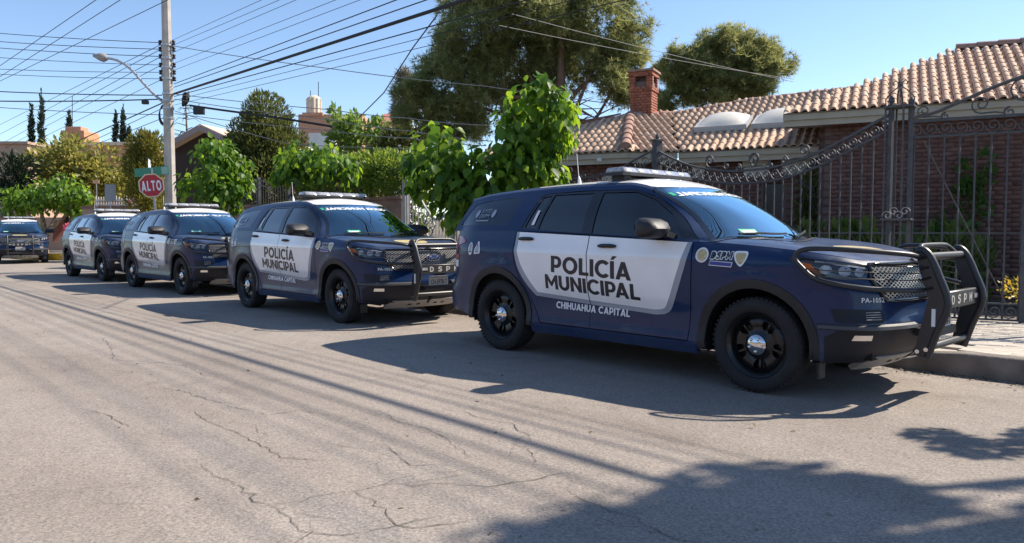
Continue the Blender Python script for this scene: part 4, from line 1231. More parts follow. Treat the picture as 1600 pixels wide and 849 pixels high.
M['paleroof'] = mat('pale_roof', (.62, .48, .36), rough=.85, noise=.1, nscale=3)
M['tank'] = mat('tank_cream', (.62, .52, .40), rough=.7, noise=.1, nscale=4)

# ------------------------------------------------------------------ ground, road, kerb, pavement
GY = radians(0)
mb = MB(); mb.add([(-500, -500, -.03), (500, -500, -.03), (500, 700, -.03), (-500, 700, -.03)], [(0, 1, 2, 3)])
tag(mb.build('ground', M['soil']), kind='structure')
mb = MB()
mb.add([(-46, -9.0, 0), (30, -9.0, 0), (30, 7.75, 0), (-26.8, 7.75, 0), (-29.5, 10, 0), (-29.5, 60, 0), (-37.0, 60, 0), (-37.0, 10.3, 0), (-39.2, 7.6, 0), (-120, 7.6, 0), (-120, -9, 0)], [tuple(range(11))])
road = tag(mb.build('road', M['asphalt'], clean=False), kind='structure')
# cracks traced on the road, thin sunken-looking ribbons
cr = random.Random(3)
CRK = [[(590, 640), (612, 652), (625, 660), (660, 667), (690, 680), (715, 700), (735, 715)],
       [(300, 640), (318, 655), (340, 665), (372, 676), (400, 690), (440, 715), (520, 720)],
       [(310, 722), (345, 745), (385, 768), (420, 790), (455, 808), (470, 830), (550, 838), (610, 822), (690, 805)],
       [(540, 762), (575, 780), (607, 800), (612, 820), (650, 822), (760, 812)],
       [(470, 802), (510, 790), (555, 780)], [(120, 637), (160, 645), (190, 662), (215, 670)],
       [(50, 518), (62, 526), (160, 528), (172, 540), (178, 562), (270, 568), (290, 572), (315, 585), (345, 590)],
       [(250, 605), (290, 613), (340, 628), (390, 632)], [(345, 632), (420, 648), (470, 640), (520, 650)],
       [(595, 690), (625, 712), (642, 728), (700, 725)], [(600, 748), (640, 758), (705, 755), (760, 760), (830, 750), (900, 735)],
       [(800, 690), (820, 700), (835, 712), (830, 728)], [(880, 760), (930, 790), (990, 810), (1040, 835), (1080, 849)],
       [(720, 640), (760, 655), (800, 660), (830, 690)], [(145, 480), (175, 470), (215, 468)], [(500, 690), (560, 700), (590, 705)]]
for k in range(46):                                  # the fine web between them
    x, y = cr.uniform(-11, -1.5), cr.uniform(.9, 3.9); a = cr.choice([0.1, -.25, 1.3, 1.7]) + cr.uniform(-.4, .4); L_ = []
    for i in range(cr.randint(4, 11)):
        L_.append(('w', x, y)); x += cos(a) * .13; y += sin(a) * .13; a += cr.gauss(0, .38)
    CRK.append(L_)
mb = MB()
for L_ in CRK:
    fine = L_[0][0] == 'w'
    P = [Vector((q[1], q[2], .004)) if fine else on(q[0], q[1], 2, .004) for q in L_]
    pts = []
    for a, b in zip(P[:-1], P[1:]):
        n = max(2, int((b - a).length / .05))
        for i in range(n):
            q = a.lerp(b, i / n); q += Vector((cr.gauss(0, .011), cr.gauss(0, .011), 0)); pts.append(q)
    pts.append(P[-1]); vs = []
    for i, q in enumerate(pts):
        t = (pts[min(i + 1, len(pts) - 1)] - pts[max(i - 1, 0)]).normalized(); nrm = Vector((-t.y, t.x, 0))
        w = (cr.uniform(.0005, .0017) if fine else cr.uniform(.0010, .0034)) * min(1, .25 + min(i, len(pts) - 1 - i) / 5)
        vs += [q + nrm * w, q - nrm * w]
    mb.add(vs, [(2 * i, 2 * i + 1, 2 * i + 3, 2 * i + 2) for i in range(len(pts) - 1)])
o = mb.build('crack', M['crack'], road, clean=False); o['kind'] = 'stuff'

# kerb: lowered in front of the gate
def kerb(name, pts, hts, m, w=.16):
    mb = MB(); n = len(pts); vs = []
    for i, (p, h) in enumerate(zip(pts, hts)):
        p = Vector((*p, 0)); a = Vector((*pts[max(i - 1, 0)], 0)); b = Vector((*pts[min(i + 1, n - 1)], 0)); t = (b - a).normalized(); q = Vector((-t.y, t.x, 0))
        for (k, z) in ((0, -.02), (.008, h - .03), (.025, h - .008), (.05, h), (w, h), (w, -.02)): vs.append(p + q * k + Vector((0, 0, z)))
    mb.add(vs, [(6 * i + j, 6 * (i + 1) + j, 6 * (i + 1) + j + 1, 6 * i + j + 1) for i in range(n - 1) for j in range(5)])
    return mb.build(name, m, smooth=50)
xs = [6, 3, 0, -1.0, -1.6, -2.1, -2.35, -2.55, -2.8, -5, -8.2, -8.5, -8.9, -12, -20, -26.4]
kp = [(x, 7.53 + (.02 * sin(x * 3))) for x in xs]
kh = [.20, .20, .20, .20, .20, .20, .18, .11, .05, .05, .05, .12, .18, .18, .18, .18]
tag(kerb('kerb', kp[::-1], kh[::-1], M['concrete']), kind='structure')
# pavement: bed and single pavers in the part in view
def pave_h(x): return float(np.interp(x, xs[::-1], kh[::-1]))
mb = MB(); X = np.linspace(6, -26.4, 60)
vs = []
for x in X:
    for y in (7.66, 8.6, 11.6): vs.append((x, y, (pave_h(x) if y < 8 else .17) - .018))
mb.add(vs, [(3 * i + j, 3 * i + j + 1, 3 * i + j + 4, 3 * i + j + 3) for i in range(len(X) - 1) for j in range(2)])
pav = tag(mb.build('pavement', M['joint'], clean=True), kind='structure')
pm = MB().box((0, 0, 0), (.392, .192, .03)).mesh('paver', M['paver']); bevel_mesh(pm, .006, 1)
spots = []
for j in range(17):
    y = 7.80 + j * .2
    for i in range(16):
        x = 1.2 - i * .4 - (.2 if j % 2 else 0)
        if x > -.2 * y + .75 or x < -4.6: continue          # only where the frame can see them
        spots.append((x, y))
for (x, y) in spots[:300]:
    o = mesh_obj('paver', pm, pav); z0 = np.interp(y, [7.66, 8.6], [pave_h(x), .17])
    o.location = (x, y, z0 - .008 + RND.uniform(-.002, .003)); o.rotation_euler = (RND.gauss(0, .006), RND.gauss(0, .006), RND.gauss(0, .006))
# far corner: kerb painted yellow, pavement across the side street
tag(kerb('yellow_kerb', [(-36.8, 14), (-37.0, 11.2), (-37.6, 9.8), (-38.6, 8.4), (-39.6, 7.7), (-41.5, 7.45), (-46, 7.35)][::-1], [.30] * 7, M['yellow'], .35), kind='structure')
mb = MB(); mb.add([(-37.2, 40, .16), (-37.3, 11.2, .16), (-37.9, 9.9, .16), (-38.9, 8.6, .16), (-40, 8.0, .16), (-46, 7.7, .16), (-120, 7.7, .16), (-120, 40, .16)], [tuple(range(8))])
tag(mb.build('corner_pavement', M['concrete'], clean=False), kind='structure')
mb = MB(); mb.add([(-29.4, 60, .10), (-29.4, 10, .10), (-27, 7.9, .10), (-26, 7.9, .10), (-26, 60, .10)], [tuple(range(5))])
tag(mb.build('side_pavement', M['concrete'], clean=False), kind='structure')
# lawn behind the fence
mb = MB(); mb.add([(-30, 11.3, .12), (10, 11.3, .12), (10, 45, .12), (-26, 45, .12)], [(0, 1, 2, 3)])
tag(mb.build('garden_ground', M['soil'], clean=False), kind='structure')

# ------------------------------------------------------------------ foliage
NPR = np.random.default_rng(11)
def rotmats(ax, roll):
    """frames whose y axis is ax, turned by roll about it"""
    ax = ax / (np.linalg.norm(ax, axis=1)[:, None] + 1e-9)
    h = np.where(np.abs(ax[:, 2:3]) < .9, np.array([[0., 0, 1]]), np.array([[1., 0, 0]]))
    x = np.cross(ax, h); x /= np.linalg.norm(x, axis=1)[:, None]; z = np.cross(x, ax)
    c, s = np.cos(roll)[:, None], np.sin(roll)[:, None]
    X = x * c + z * s; Z = -x * s + z * c
    return np.stack([X, ax, Z], 2)

def leaf_mesh(name, T, F, pos, R, sc, m, smooth=True):
    T = np.array(T, float); n = len(pos); k = len(T)
    V = np.einsum('nij,kj->nki', R, T) * sc[:, None, None] + pos[:, None, :]
    me = bpy.data.meshes.new(name)
    f = np.array(F); q = f.shape[1]
    idx = (f[None] + (np.arange(n) * k)[:, None, None]).reshape(-1, q)
    me.vertices.add(n * k); me.vertices.foreach_set("co", V.reshape(-1).astype(np.float32))
    me.loops.add(idx.size); me.loops.foreach_set("vertex_index", idx.reshape(-1).astype(np.int32))
    me.polygons.add(len(idx)); me.polygons.foreach_set("loop_start", (np.arange(len(idx)) * q).astype(np.int32))
    me.materials.append(m)
    a = me.attributes.new('tone', 'FLOAT', 'POINT'); a.data.foreach_set("value", np.repeat(NPR.random(n), k).astype(np.float32))
    me.update(calc_edges=True)
    if smooth: me.polygons.foreach_set("use_smooth", [True] * len(idx))
    return me

HEART = ([(0, 0, 0), (-.30, .22, .05), (-.36, .48, .02), (0, 1.0, -.16), (.36, .48, .02), (.30, .22, .05), (0, .45, -.05)],
         [(0, 6, 1), (1, 6, 2), (2, 6, 3), (3, 6, 4), (4, 6, 5), (5, 6, 0)])
OVAL = ([(0, 0, 0), (-.26, .5, .04), (0, 1, -.08), (.26, .5, .04)], [(0, 3, 2), (0, 2, 1)])
SPRAY = ([(0, 0, 0), (-.16, .45, .0), (-.07, .8, .03), (0, 1.05, 0), (.10, .75, -.02), (.17, .4, 0), (0, .3, .08)], [(0, 6, 1), (1, 6, 2), (2, 6, 3), (3, 6, 4), (4, 6, 5), (5, 6, 0)])
def tuft(n=9, w=.05):
    T = []; F = []; r = random.Random(5)
    for i in range(n):
        a = 2 * pi * i / n + r.uniform(-.3, .3); e = r.uniform(.25, 1.25)
        d = Vector((cos(a) * sin(e), cos(e), sin(a) * sin(e))); p = d.orthogonal().normalized() * w
        k = len(T); T += [tuple(p), tuple(-p), tuple(d * r.uniform(.8, 1.1))]; F.append((k, k + 1, k + 2))
    return T, F
TUFT = tuft()

def cloud(blobs, n, shell=.55, lump=.0, lumps=0, reach=1.12):
    """points through ellipsoids (centre, radii); returns points and outward directions"""
    w = np.array([b[1][0] * b[1][1] + b[1][1] * b[1][2] + b[1][0] * b[1][2] for b in blobs]); w /= w.sum()
    P = []; D = []
    for (c, r), k in zip(blobs, NPR.multinomial(n, w)):
        if k == 0: continue
        if lumps:
            L = NPR.normal(size=(lumps, 3)); L /= np.linalg.norm(L, axis=1)[:, None]; L *= NPR.uniform(.45, 1.0, (lumps, 1))
            j = NPR.integers(0, lumps, k); q = L[j] + NPR.normal(size=(k, 3)) * lump
            g = np.linalg.norm(q, axis=1)[:, None]; q = np.where(g > reach, q / g * reach, q)
            d = (q - L[j] * .55)
        else:
            d = NPR.normal(size=(k, 3)); d /= np.linalg.norm(d, axis=1)[:, None]
            q = d * (NPR.random((k, 1)) ** (1 - shell))
        d = d / (np.linalg.norm(d, axis=1)[:, None] + 1e-9)
        P.append(np.array(c) + q * np.array(r)); D.append(d)
    return np.concatenate(P), np.concatenate(D)

def branch(mb, a, b, r0, r1, wig=.08, n=7, seg=6):
    a = Vector(a); b = Vector(b); L = (b - a).length; pts = []
    o1 = Vector((RND.uniform(-1, 1), RND.uniform(-1, 1), RND.uniform(-.4, .4))) * wig * L
    for i in range(n):
        t = i / (n - 1); pts.append(a.lerp(b, t) + o1 * sin(pi * t))
    mb.tube(pts, [r0 + (r1 - r0) * i / (n - 1) for i in range(n)], seg)
    return pts

def plant(name, base, label, cat, group=None):
    e = empty(name, base); return tag(e, label, cat, group)

def child(name, me, root):
    """mesh given in world coordinates, parented to a root that stands at its own base"""
    me.transform(Matrix.Translation(-Vector(root.location)))
    return mesh_obj(name, me, root)

def mulberry(base, label, blobs, n, size, lead=0, m=None, trunk_r=.13, forks=(), fork_z=1.5, bark='bark', group='mulberry trees along the pavement', cat='tree', name='mulberry_tree', lumps=14, lump=.30):
    root = plant(name, base, label, cat, group)
    mb = MB(); base = Vector(base)
    top = base + Vector((0, 0, fork_z))
    branch(mb, base - Vector((0, 0, .1)), top, trunk_r, trunk_r * .75, .05, 8, 9)
    child('trunk', mb.mesh('trunk', M[bark], smooth=60), root)
    for (c, r) in (forks or blobs):
        mb = MB(); tip = Vector(c); branch(mb, top, tip, trunk_r * .55, trunk_r * .12, .10, 8, 7)
        for k in range(4):
            d = Vector((RND.gauss(0, 1), RND.gauss(0, 1), abs(RND.gauss(0, .8)))).normalized(); s0 = top.lerp(tip, RND.uniform(.5, .95))
            branch(mb, s0, s0 + Vector((d.x * r[0], d.y * r[1], d.z * r[2])) * .8, trunk_r * .16, .006, .1, 5, 5)
        child('branch', mb.mesh('branch', M[bark], smooth=60), root)
    P, D = cloud(blobs, n, lump=lump, lumps=lumps, reach=1.22)
    ax = D * .55 + NPR.normal(size=P.shape) * .45 + np.array([0, 0, -1.05])
    # leaves face outward and up
    ax /= np.linalg.norm(ax, axis=1)[:, None]
    up = D + np.array([0, 0, .6]) + NPR.normal(size=P.shape) * .35
    z = up - ax * (up * ax).sum(1)[:, None]; z /= np.linalg.norm(z, axis=1)[:, None] + 1e-9
    R = np.stack([np.cross(ax, z), ax, z], 2)
    sc = size * NPR.uniform(.6, 1.2, len(P))
    mm = m or M['mul']
    if lead:
        # leaves nearest the street side of the crown become parts of their own
        front = np.argsort((P - np.array([0, 0, CAM_H])) @ np.array(_cf) + NPR.normal(size=len(P)) * .12)[:lead]
        keep = np.ones(len(P), bool); keep[front] = False
        one = bpy.data.meshes.new('leaf'); one.from_pydata(HEART[0], [], HEART[1]); one.materials.append(mm)
        one.polygons.foreach_set("use_smooth", [True] * len(one.polygons)); one.update()
        for i in front:
            o = mesh_obj('leaf', one, root)
            o.matrix_local = Matrix.Translation(Vector(P[i]) - base) @ Matrix(R[i].tolist()).to_4x4() @ Matrix.Scale(sc[i], 4)
        P, R, sc = P[keep], R[keep], sc[keep]
    o = child('foliage', leaf_mesh('foliage', *HEART, P, R, sc, mm), root); o['kind'] = 'stuff'
    return root

def px_blob(u, v, rpx, d, squash=1.0, depth=None, rz=None):
    c = at(u, v, d); k = m_at(d); r = rpx * k
    return (tuple(c), (r, depth or r, (rz * k if rz else r * squash)))

# the three street mulberries
b3 = Vector((-9.75, 8.55, .16)); d3 = 12.9
mulberry(b3, 'big leafy mulberry tree standing between the nearest two police cars', [px_blob(838, 186, 58, 12.7), px_blob(808, 252, 54, 12.9), px_blob(868, 172, 34, 12.5), px_blob(688, 238, 42, 13.2),
         px_blob(700, 285, 50, 12.8), px_blob(755, 290, 50, 12.6), px_blob(720, 320, 38, 12.8), px_blob(655, 250, 24, 13.2), px_blob(850, 260, 30, 12.7), px_blob(800, 200, 26, 13.1), px_blob(660, 285, 22, 13.0)],
         3000, .20, lead=300, trunk_r=.14, fork_z=1.55, forks=[px_blob(838, 186, 58, 12.7), px_blob(690, 230, 44, 13.2), px_blob(755, 270, 50, 12.8)], lumps=18, lump=.24)
mulberry(on(495, 362, 1, 8.5).xy.to_3d() + Vector((0, 0, .16)), 'low mulberry tree behind the second police car, left of the clipped hedge', [px_blob(480, 255, 42, 17.0, .75), px_blob(520, 262, 36, 17.0, .8), px_blob(450, 268, 22, 17), px_blob(545, 272, 18, 17), px_blob(505, 245, 26, 17.2)],
         1500, .17, trunk_r=.11, fork_z=1.5)
mulberry(on(335, 362, 1, 8.5).xy.to_3d() + Vector((0, 0, .16)), 'bright green mulberry tree beside the utility pole', [px_blob(330, 262, 38, 21.0), px_blob(365, 275, 30, 21.0), px_blob(315, 290, 30, 21.2), px_blob(352, 305, 28, 20.8), px_blob(345, 240, 22, 21)],
         1500, .20, trunk_r=.12, fork_z=1.5)
bt = on(75, 392, 2, .16)
dl = 37.5
bl = at(72, 392, dl); bl.z = .16
mulberry(bl, 'forked green tree standing behind the yellow kerb', [px_blob(50, 305, 34, dl, .8), px_blob(95, 300, 32, dl, .8), px_blob(28, 320, 22, dl), px_blob(120, 305, 18, dl), px_blob(70, 312, 34, dl, .6), px_blob(118, 330, 14, dl, .7)],
         2600, .24, trunk_r=.16, fork_z=1.0, bark='barkpale', group=None, name='street_tree', lumps=16, lump=.26)

def bushy(name, label, blobs, n, size, m, cat='bush', base=None, trunk=None, tmpl=OVAL, lumps=20, lump=.22, group=None, zbias=0.0, dense=False):
    c = Vector(blobs[0][0]); z0 = min(b[0][2] - b[1][2] for b in blobs)
    base = Vector(base) if base else Vector((c.x, c.y, .12))
    root = plant(name, base, label, cat, group)
    if trunk:
        mb = MB(); branch(mb, base, c, trunk, trunk * .35, .03, 8, 8); child('trunk', mb.mesh('trunk', M['bark'], smooth=60), root)
    P, D = cloud(blobs, n, lump=lump, lumps=lumps)
    if dense:
        P2, D2 = cloud(blobs, n, shell=.82); P = np.concatenate([P, P2]); D = np.concatenate([D, D2])
    ax = D + NPR.normal(size=P.shape) * .4 + np.array([0, 0, zbias])
    R = rotmats(ax, NPR.uniform(0, 2 * pi, len(P)))
    o = child('foliage', leaf_mesh('foliage', *tmpl, P, R, size * NPR.uniform(.6, 1.25, len(P)), M[m]), root); o['kind'] = 'stuff'
    return root

def pine(name, label, base, blobs, n, size, limbs, m='pine', pale=None, group=None):
    root = plant(name, base, label, 'pine tree', group); base = Vector(base)
    top = Vector(limbs[0]); mb = MB()
    trunk = branch(mb, base, top, .32, .10, .02, 10, 10); child('trunk', mb.mesh('trunk', M['bark'], smooth=60), root)
    for L in limbs[1:]:
        mb = MB(); tip = Vector(L); k = min(8, max(3, int(9 * RND.uniform(.45, .75)))); p = branch(mb, trunk[k], tip, .10, .025, .12, 8, 6)
        for q in range(5):
            s0 = p[RND.randint(2, 6)]; dd = Vector((RND.gauss(0, 1), RND.gauss(0, 1), RND.uniform(0, 1))).normalized(); branch(mb, s0, s0 + dd * RND.uniform(.6, 1.3), .03, .008, .1, 5, 5)
        child('branch', mb.mesh('branch', M['bark'], smooth=60), root)
    P, D = cloud(blobs, n, lump=.16, lumps=24, reach=1.25)
    R = rotmats(D + NPR.normal(size=P.shape) * .45 + np.array([0, 0, .55]), NPR.uniform(0, 2 * pi, len(P)))
    o = child('foliage', leaf_mesh('foliage', *TUFT, P, R, size * NPR.uniform(.7, 1.3, len(P)), M[m], smooth=False), root); o['kind'] = 'stuff'
    return root

dp = 27.0
pine('pine_tree', 'huge dark pine tree towering behind the tiled house', at(893, 350, dp).xy.to_3d() + Vector((0, 0, .1)),
     [px_blob(770, 35, 70, dp), px_blob(850, 15, 85, dp), px_blob(930, 25, 75, dp), px_blob(985, 70, 38, dp, 1.3), px_blob(735, 85, 60, dp), px_blob(800, 110, 62, dp + 1), px_blob(870, 90, 60, dp + 1), px_blob(950, 110, 50, dp),
      px_blob(690, 130, 52, dp), px_blob(650, 150, 34, dp), px_blob(740, 165, 52, dp), px_blob(700, 190, 40, dp), px_blob(820, 165, 36, dp + 1), px_blob(635, 185, 20, dp), px_blob(985, 150, 24, dp)],
     24000, .26, [at(880, 20, dp), at(770, 60, dp), at(690, 140, dp), at(850, 10, dp), at(950, 60, dp), at(960, 130, dp), at(740, 165, dp), at(985, 90, dp), at(970, 178, dp - .5), at(930, 185, dp - .5)])
dp = 34.0
pine('pine_tree', 'smaller rounded pine tree behind the brick chimney', at(1130, 350, dp).xy.to_3d() + Vector((0, 0, .1)),
     [px_blob(1085, 100, 44, dp, .9), px_blob(1150, 85, 48, dp, .8), px_blob(1195, 100, 40, dp, .9), px_blob(1110, 135, 52, dp, .8), px_blob(1175, 130, 48, dp, .8), px_blob(1050, 110, 26, dp), px_blob(1040, 160, 20, dp)],
     11000, .30, [at(1130, 100, dp), at(1085, 90, dp), at(1180, 95, dp), at(1200, 120, dp), at(1060, 130, dp)])
bushy('pine_sapling', 'pale young pine top at the left foot of the huge pine', [px_blob(640, 145, 22, 30, 1.5), px_blob(632, 170, 20, 30)], 700, .32, 'pinepale', 'pine tree', tmpl=TUFT, lumps=10)

# conifers
def cone_blobs(u, v0, v1, w, d, n=5, round_=.7):
    out = []
    for i in range(n):
        t = (i + .5) / n; v = v0 + (v1 - v0) * t
        r = w / 2 * min(1, (t / .55) ** round_)
        out.append(px_blob(u, v, r, d, rz=(v1 - v0) / n * 1.1))
    return out
bushy('clipped_conifer', 'large dense rounded conifer left of the far water tank', [px_blob(415, 185, 36, 28.5, 1.1), px_blob(405, 225, 50, 28.5), px_blob(435, 240, 42, 28.5, 1.2), px_blob(385, 250, 40, 28.5), px_blob(412, 285, 62, 28.5, .8), px_blob(372, 265, 30, 28.2, 1.4), px_blob(450, 275, 32, 28.2)], 14000, .17, 'conifer', 'conifer tree', tmpl=SPRAY, lumps=34, lump=.14, zbias=.8, trunk=.2, dense=True)
bushy('golden_conifer', 'yellow green rounded conifer just left of the utility pole', [px_blob(222, 232, 22, 33, 1.1), px_blob(240, 238, 24, 33, 1.3), px_blob(230, 275, 34, 33, 1.1), px_blob(232, 310, 34, 33), px_blob(208, 255, 14, 33, 1.5)], 5500, .17, 'conifer_gold', 'conifer tree', tmpl=SPRAY, lumps=24, lump=.15, zbias=.8, trunk=.15, dense=True)
bushy('olive_tree', 'olive brown bushy tree in front of the brick house', [px_blob(110, 255, 46, 43, .8), px_blob(160, 270, 38, 43, .9), px_blob(70, 262, 34, 43, .8), px_blob(185, 295, 24, 43), px_blob(120, 290, 44, 43, .7)], 4200, .38, 'olive', 'tree', lumps=24, trunk=.2)
bushy('dark_shrub', 'dark green shrub at the left edge beside the pink wall', [px_blob(18, 275, 22, 41, 1.4), px_blob(38, 265, 16, 41, 1.4), px_blob(12, 305, 20, 41)], 1500, .34, 'cypress', 'bush', tmpl=SPRAY, zbias=.5)
bushy('garden_tree', 'light green feathery tree below the far water tank', [px_blob(530, 205, 22, 31), px_blob(565, 200, 26, 31, .9), px_blob(590, 222, 22, 31), px_blob(540, 228, 30, 31, .7), px_blob(524, 180, 8, 31, 1.6), px_blob(595, 195, 10, 31)], 1500, .26, 'lightgreen', 'tree', lumps=16, zbias=.5, trunk=.1)
bushy('climber', 'loose shrub with yellow green leaves behind the pale picket fence', [px_blob(655, 320, 22, 18.5, 1.6), px_blob(668, 300, 14, 18.5, 1.5), px_blob(648, 355, 20, 18.5)], 900, .12, 'hedge', 'bush', lumps=16)
bushy('dark_tree', 'dark trees below the huge pine, right of the far red roof', [px_blob(618, 225, 22, 29), px_blob(650, 215, 26, 29), px_blob(600, 240, 20, 29)], 1200, .3, 'conifer', 'tree', tmpl=SPRAY, zbias=.4)
for (u, v0, v1, w, lab) in ((49, 166, 228, 11, 'shorter of the two slim cypresses at the far left'), (65, 149, 225, 12, 'tallest slim cypress at the far left'), (108, 175, 215, 11, 'cypress tip showing above the brick chimney block'),
                            (181, 178, 228, 9, 'slim cypress left of the taller one near the pole'), (192, 168, 228, 10, 'taller slim cypress near the pole'), (202, 199, 228, 8, 'smallest cypress tip near the pole')):
    bushy('cypress', lab, cone_blobs(u, v0 + 4, v1 + 20, w * .62, 72, 6, .5), 1100, .34, 'cypress', 'cypress tree', tmpl=SPRAY, lumps=14, lump=.2, zbias=1.6, group='slim cypresses on the skyline', base=at(u, 350, 72).xy.to_3d())
# thin-branched tree behind the pole
root = plant('bare_tree', at(292, 350, 40).xy.to_3d(), 'thin drooping tree right behind the utility pole', 'tree')
mb = MB(); a = Vector(root.location); b = at(290, 163, 40); branch(mb, a, b, .14, .03, .01, 8, 7); child('trunk', mb.mesh('trunk', M['bark'], smooth=60), root)
mb = MB()
for i in range(46):
    t = RND.uniform(.62, 1.0); p = a.lerp(b, t); an = RND.uniform(0, 2 * pi); l = (1.06 - t) * 3.2 + .25
    mb.tube([p, p + Vector((cos(an), sin(an), .15)) * l * .6, p + Vector((cos(an), sin(an), -.22)) * l], [.03, .018, .006], 4)
child('twig', mb.mesh('twig', M['cypress'], clean=False), root)['kind'] = 'stuff'
# ------------------------------------------------------------------ clipped hedge and low wall with railings (left part of the plot line)
def box_blobs(a, b, z0, z1, th, n):
    a = Vector(a); b = Vector(b); out = []
    for i in range(n):
        p = a.lerp(b, (i + .5) / n); L = (b - a).length / n
        out.append(((p.x, p.y, (z0 + z1) / 2), (L * .72, th, (z1 - z0) / 2 * 1.08)))
    return out
bushy('hedge', 'dense clipped green hedge growing over the low brown wall', box_blobs((-14.6, 10.45), (-19.5, 10.5), 2.15, 3.20, .55, 6), 20000, .11, 'hedge', 'hedge', lumps=40, lump=.22, zbias=.3)
WALLX0, WALLX1, WALLY = -14.35, -25.6, 10.15
wall = tag(empty('garden_wall', ((WALLX0 + WALLX1) / 2, WALLY, .1)), 'low brown plastered wall with dark railings behind the second and third cars', 'wall')
mb = MB(); mb.box(((WALLX0 + WALLX1) / 2, WALLY, 1.05), (WALLX0 - WALLX1, .22, 2.0)); me = mb.mesh('wall_body', M['brownwall']); child('wall_body', me, wall)
mb = MB(); mb.box(((WALLX0 + WALLX1) / 2, WALLY, 2.08), (WALLX0 - WALLX1 + .06, .30, .07)); child('coping', mb.mesh('coping', M['brownwall']), wall)
bar = MB().tube([(0, 0, 0), (0, 0, .78)], .009, 6).mesh('railing_bar', M['iron'], smooth=60)
for i in range(70):
    x = WALLX0 - .15 - i * .16
    if x < WALLX1: break
    o = mesh_obj('railing_bar', bar, wall); o.location = Vector((x, WALLY, 2.11)) - wall.location
for (z, amp) in ((2.86, .16), (2.72, .16)):                      # garlanded rails
    mb = MB(); pts = [(x, WALLY, z - amp * sin(pi * (((WALLX0 - x) / 1.9) % 1))) for x in np.linspace(WALLX0, WALLX1, 120)]
    mb.tube(pts, .014, 5); child('rail', mb.mesh('rail', M['iron'], smooth=60), wall)
for k in range(7):
    x = WALLX0 - .02 - k * 1.9
    mb = MB(); mb.box((x, WALLY, 2.52), (.09, .09, .84)); child('post', mb.mesh('post', M['iron']), wall)

# ------------------------------------------------------------------ wrought-iron fences
def spiral(r, turns=1.5, n=22, flip=1, a0=0.0):
    return [(flip * (r * (1 - .80 * t) * cos(a0 + 2 * pi * turns * t)), r * (1 - .80 * t) * sin(a0 + 2 * pi * turns * t)) for t in [i / (n - 1) for i in range(n)]]
def strip(pts, w, t, m, name):
    """flat bar bent in the x-z plane; w across the fence (y), t its thickness"""
    mb = MB(); P = [Vector((p[0], 0, p[1])) for p in pts]; vs = []
    for i, p in enumerate(P):
        d = (P[min(i + 1, len(P) - 1)] - P[max(i - 1, 0)]).normalized(); nn = Vector((-d.z, 0, d.x)) * t / 2; y = Vector((0, w / 2, 0))
        vs += [p + nn + y, p + nn - y, p - nn - y, p - nn + y]
    mb.add(vs, [(4 * i + j, 4 * i + (j + 1) % 4, 4 * i + 4 + (j + 1) % 4, 4 * i + 4 + j) for i in range(len(P) - 1) for j in range(4)] + [(3, 2, 1, 0), tuple(len(vs) - 4 + j for j in range(4))])
    return mb.mesh(name, m, smooth=40)
def s_scroll(h):
    """one curl of the frieze: a C-shaped spiral with a tail"""
    r = h * .42
    return [(p[0], p[1]) for p in spiral(r, 1.35, 20, 1, -pi / 2)][::-1] + [(-.10 * h, -.48 * h), (-.34 * h, -.30 * h), (-.46 * h, -.02 * h)]
SCR = {}
def scroll_mesh(h, m):
    if h not in SCR: SCR[h] = strip(s_scroll(h), .018, .014, m, 'scroll')
    return SCR[h]
def big_scroll(w, h):
    a = spiral(h * .33, 1.4, 22, -1, -pi / 2)
    b = spiral(h * .20, 1.3, 18, 1, pi / 2)
    return [(p[0] - w * .30, p[1] + h * .36) for p in a][::-1] + [(0, h * .05), (w * .16, h * .0)] + [(p[0] + w * .30, p[1] + h * .02) for p in b]
BARM = {}
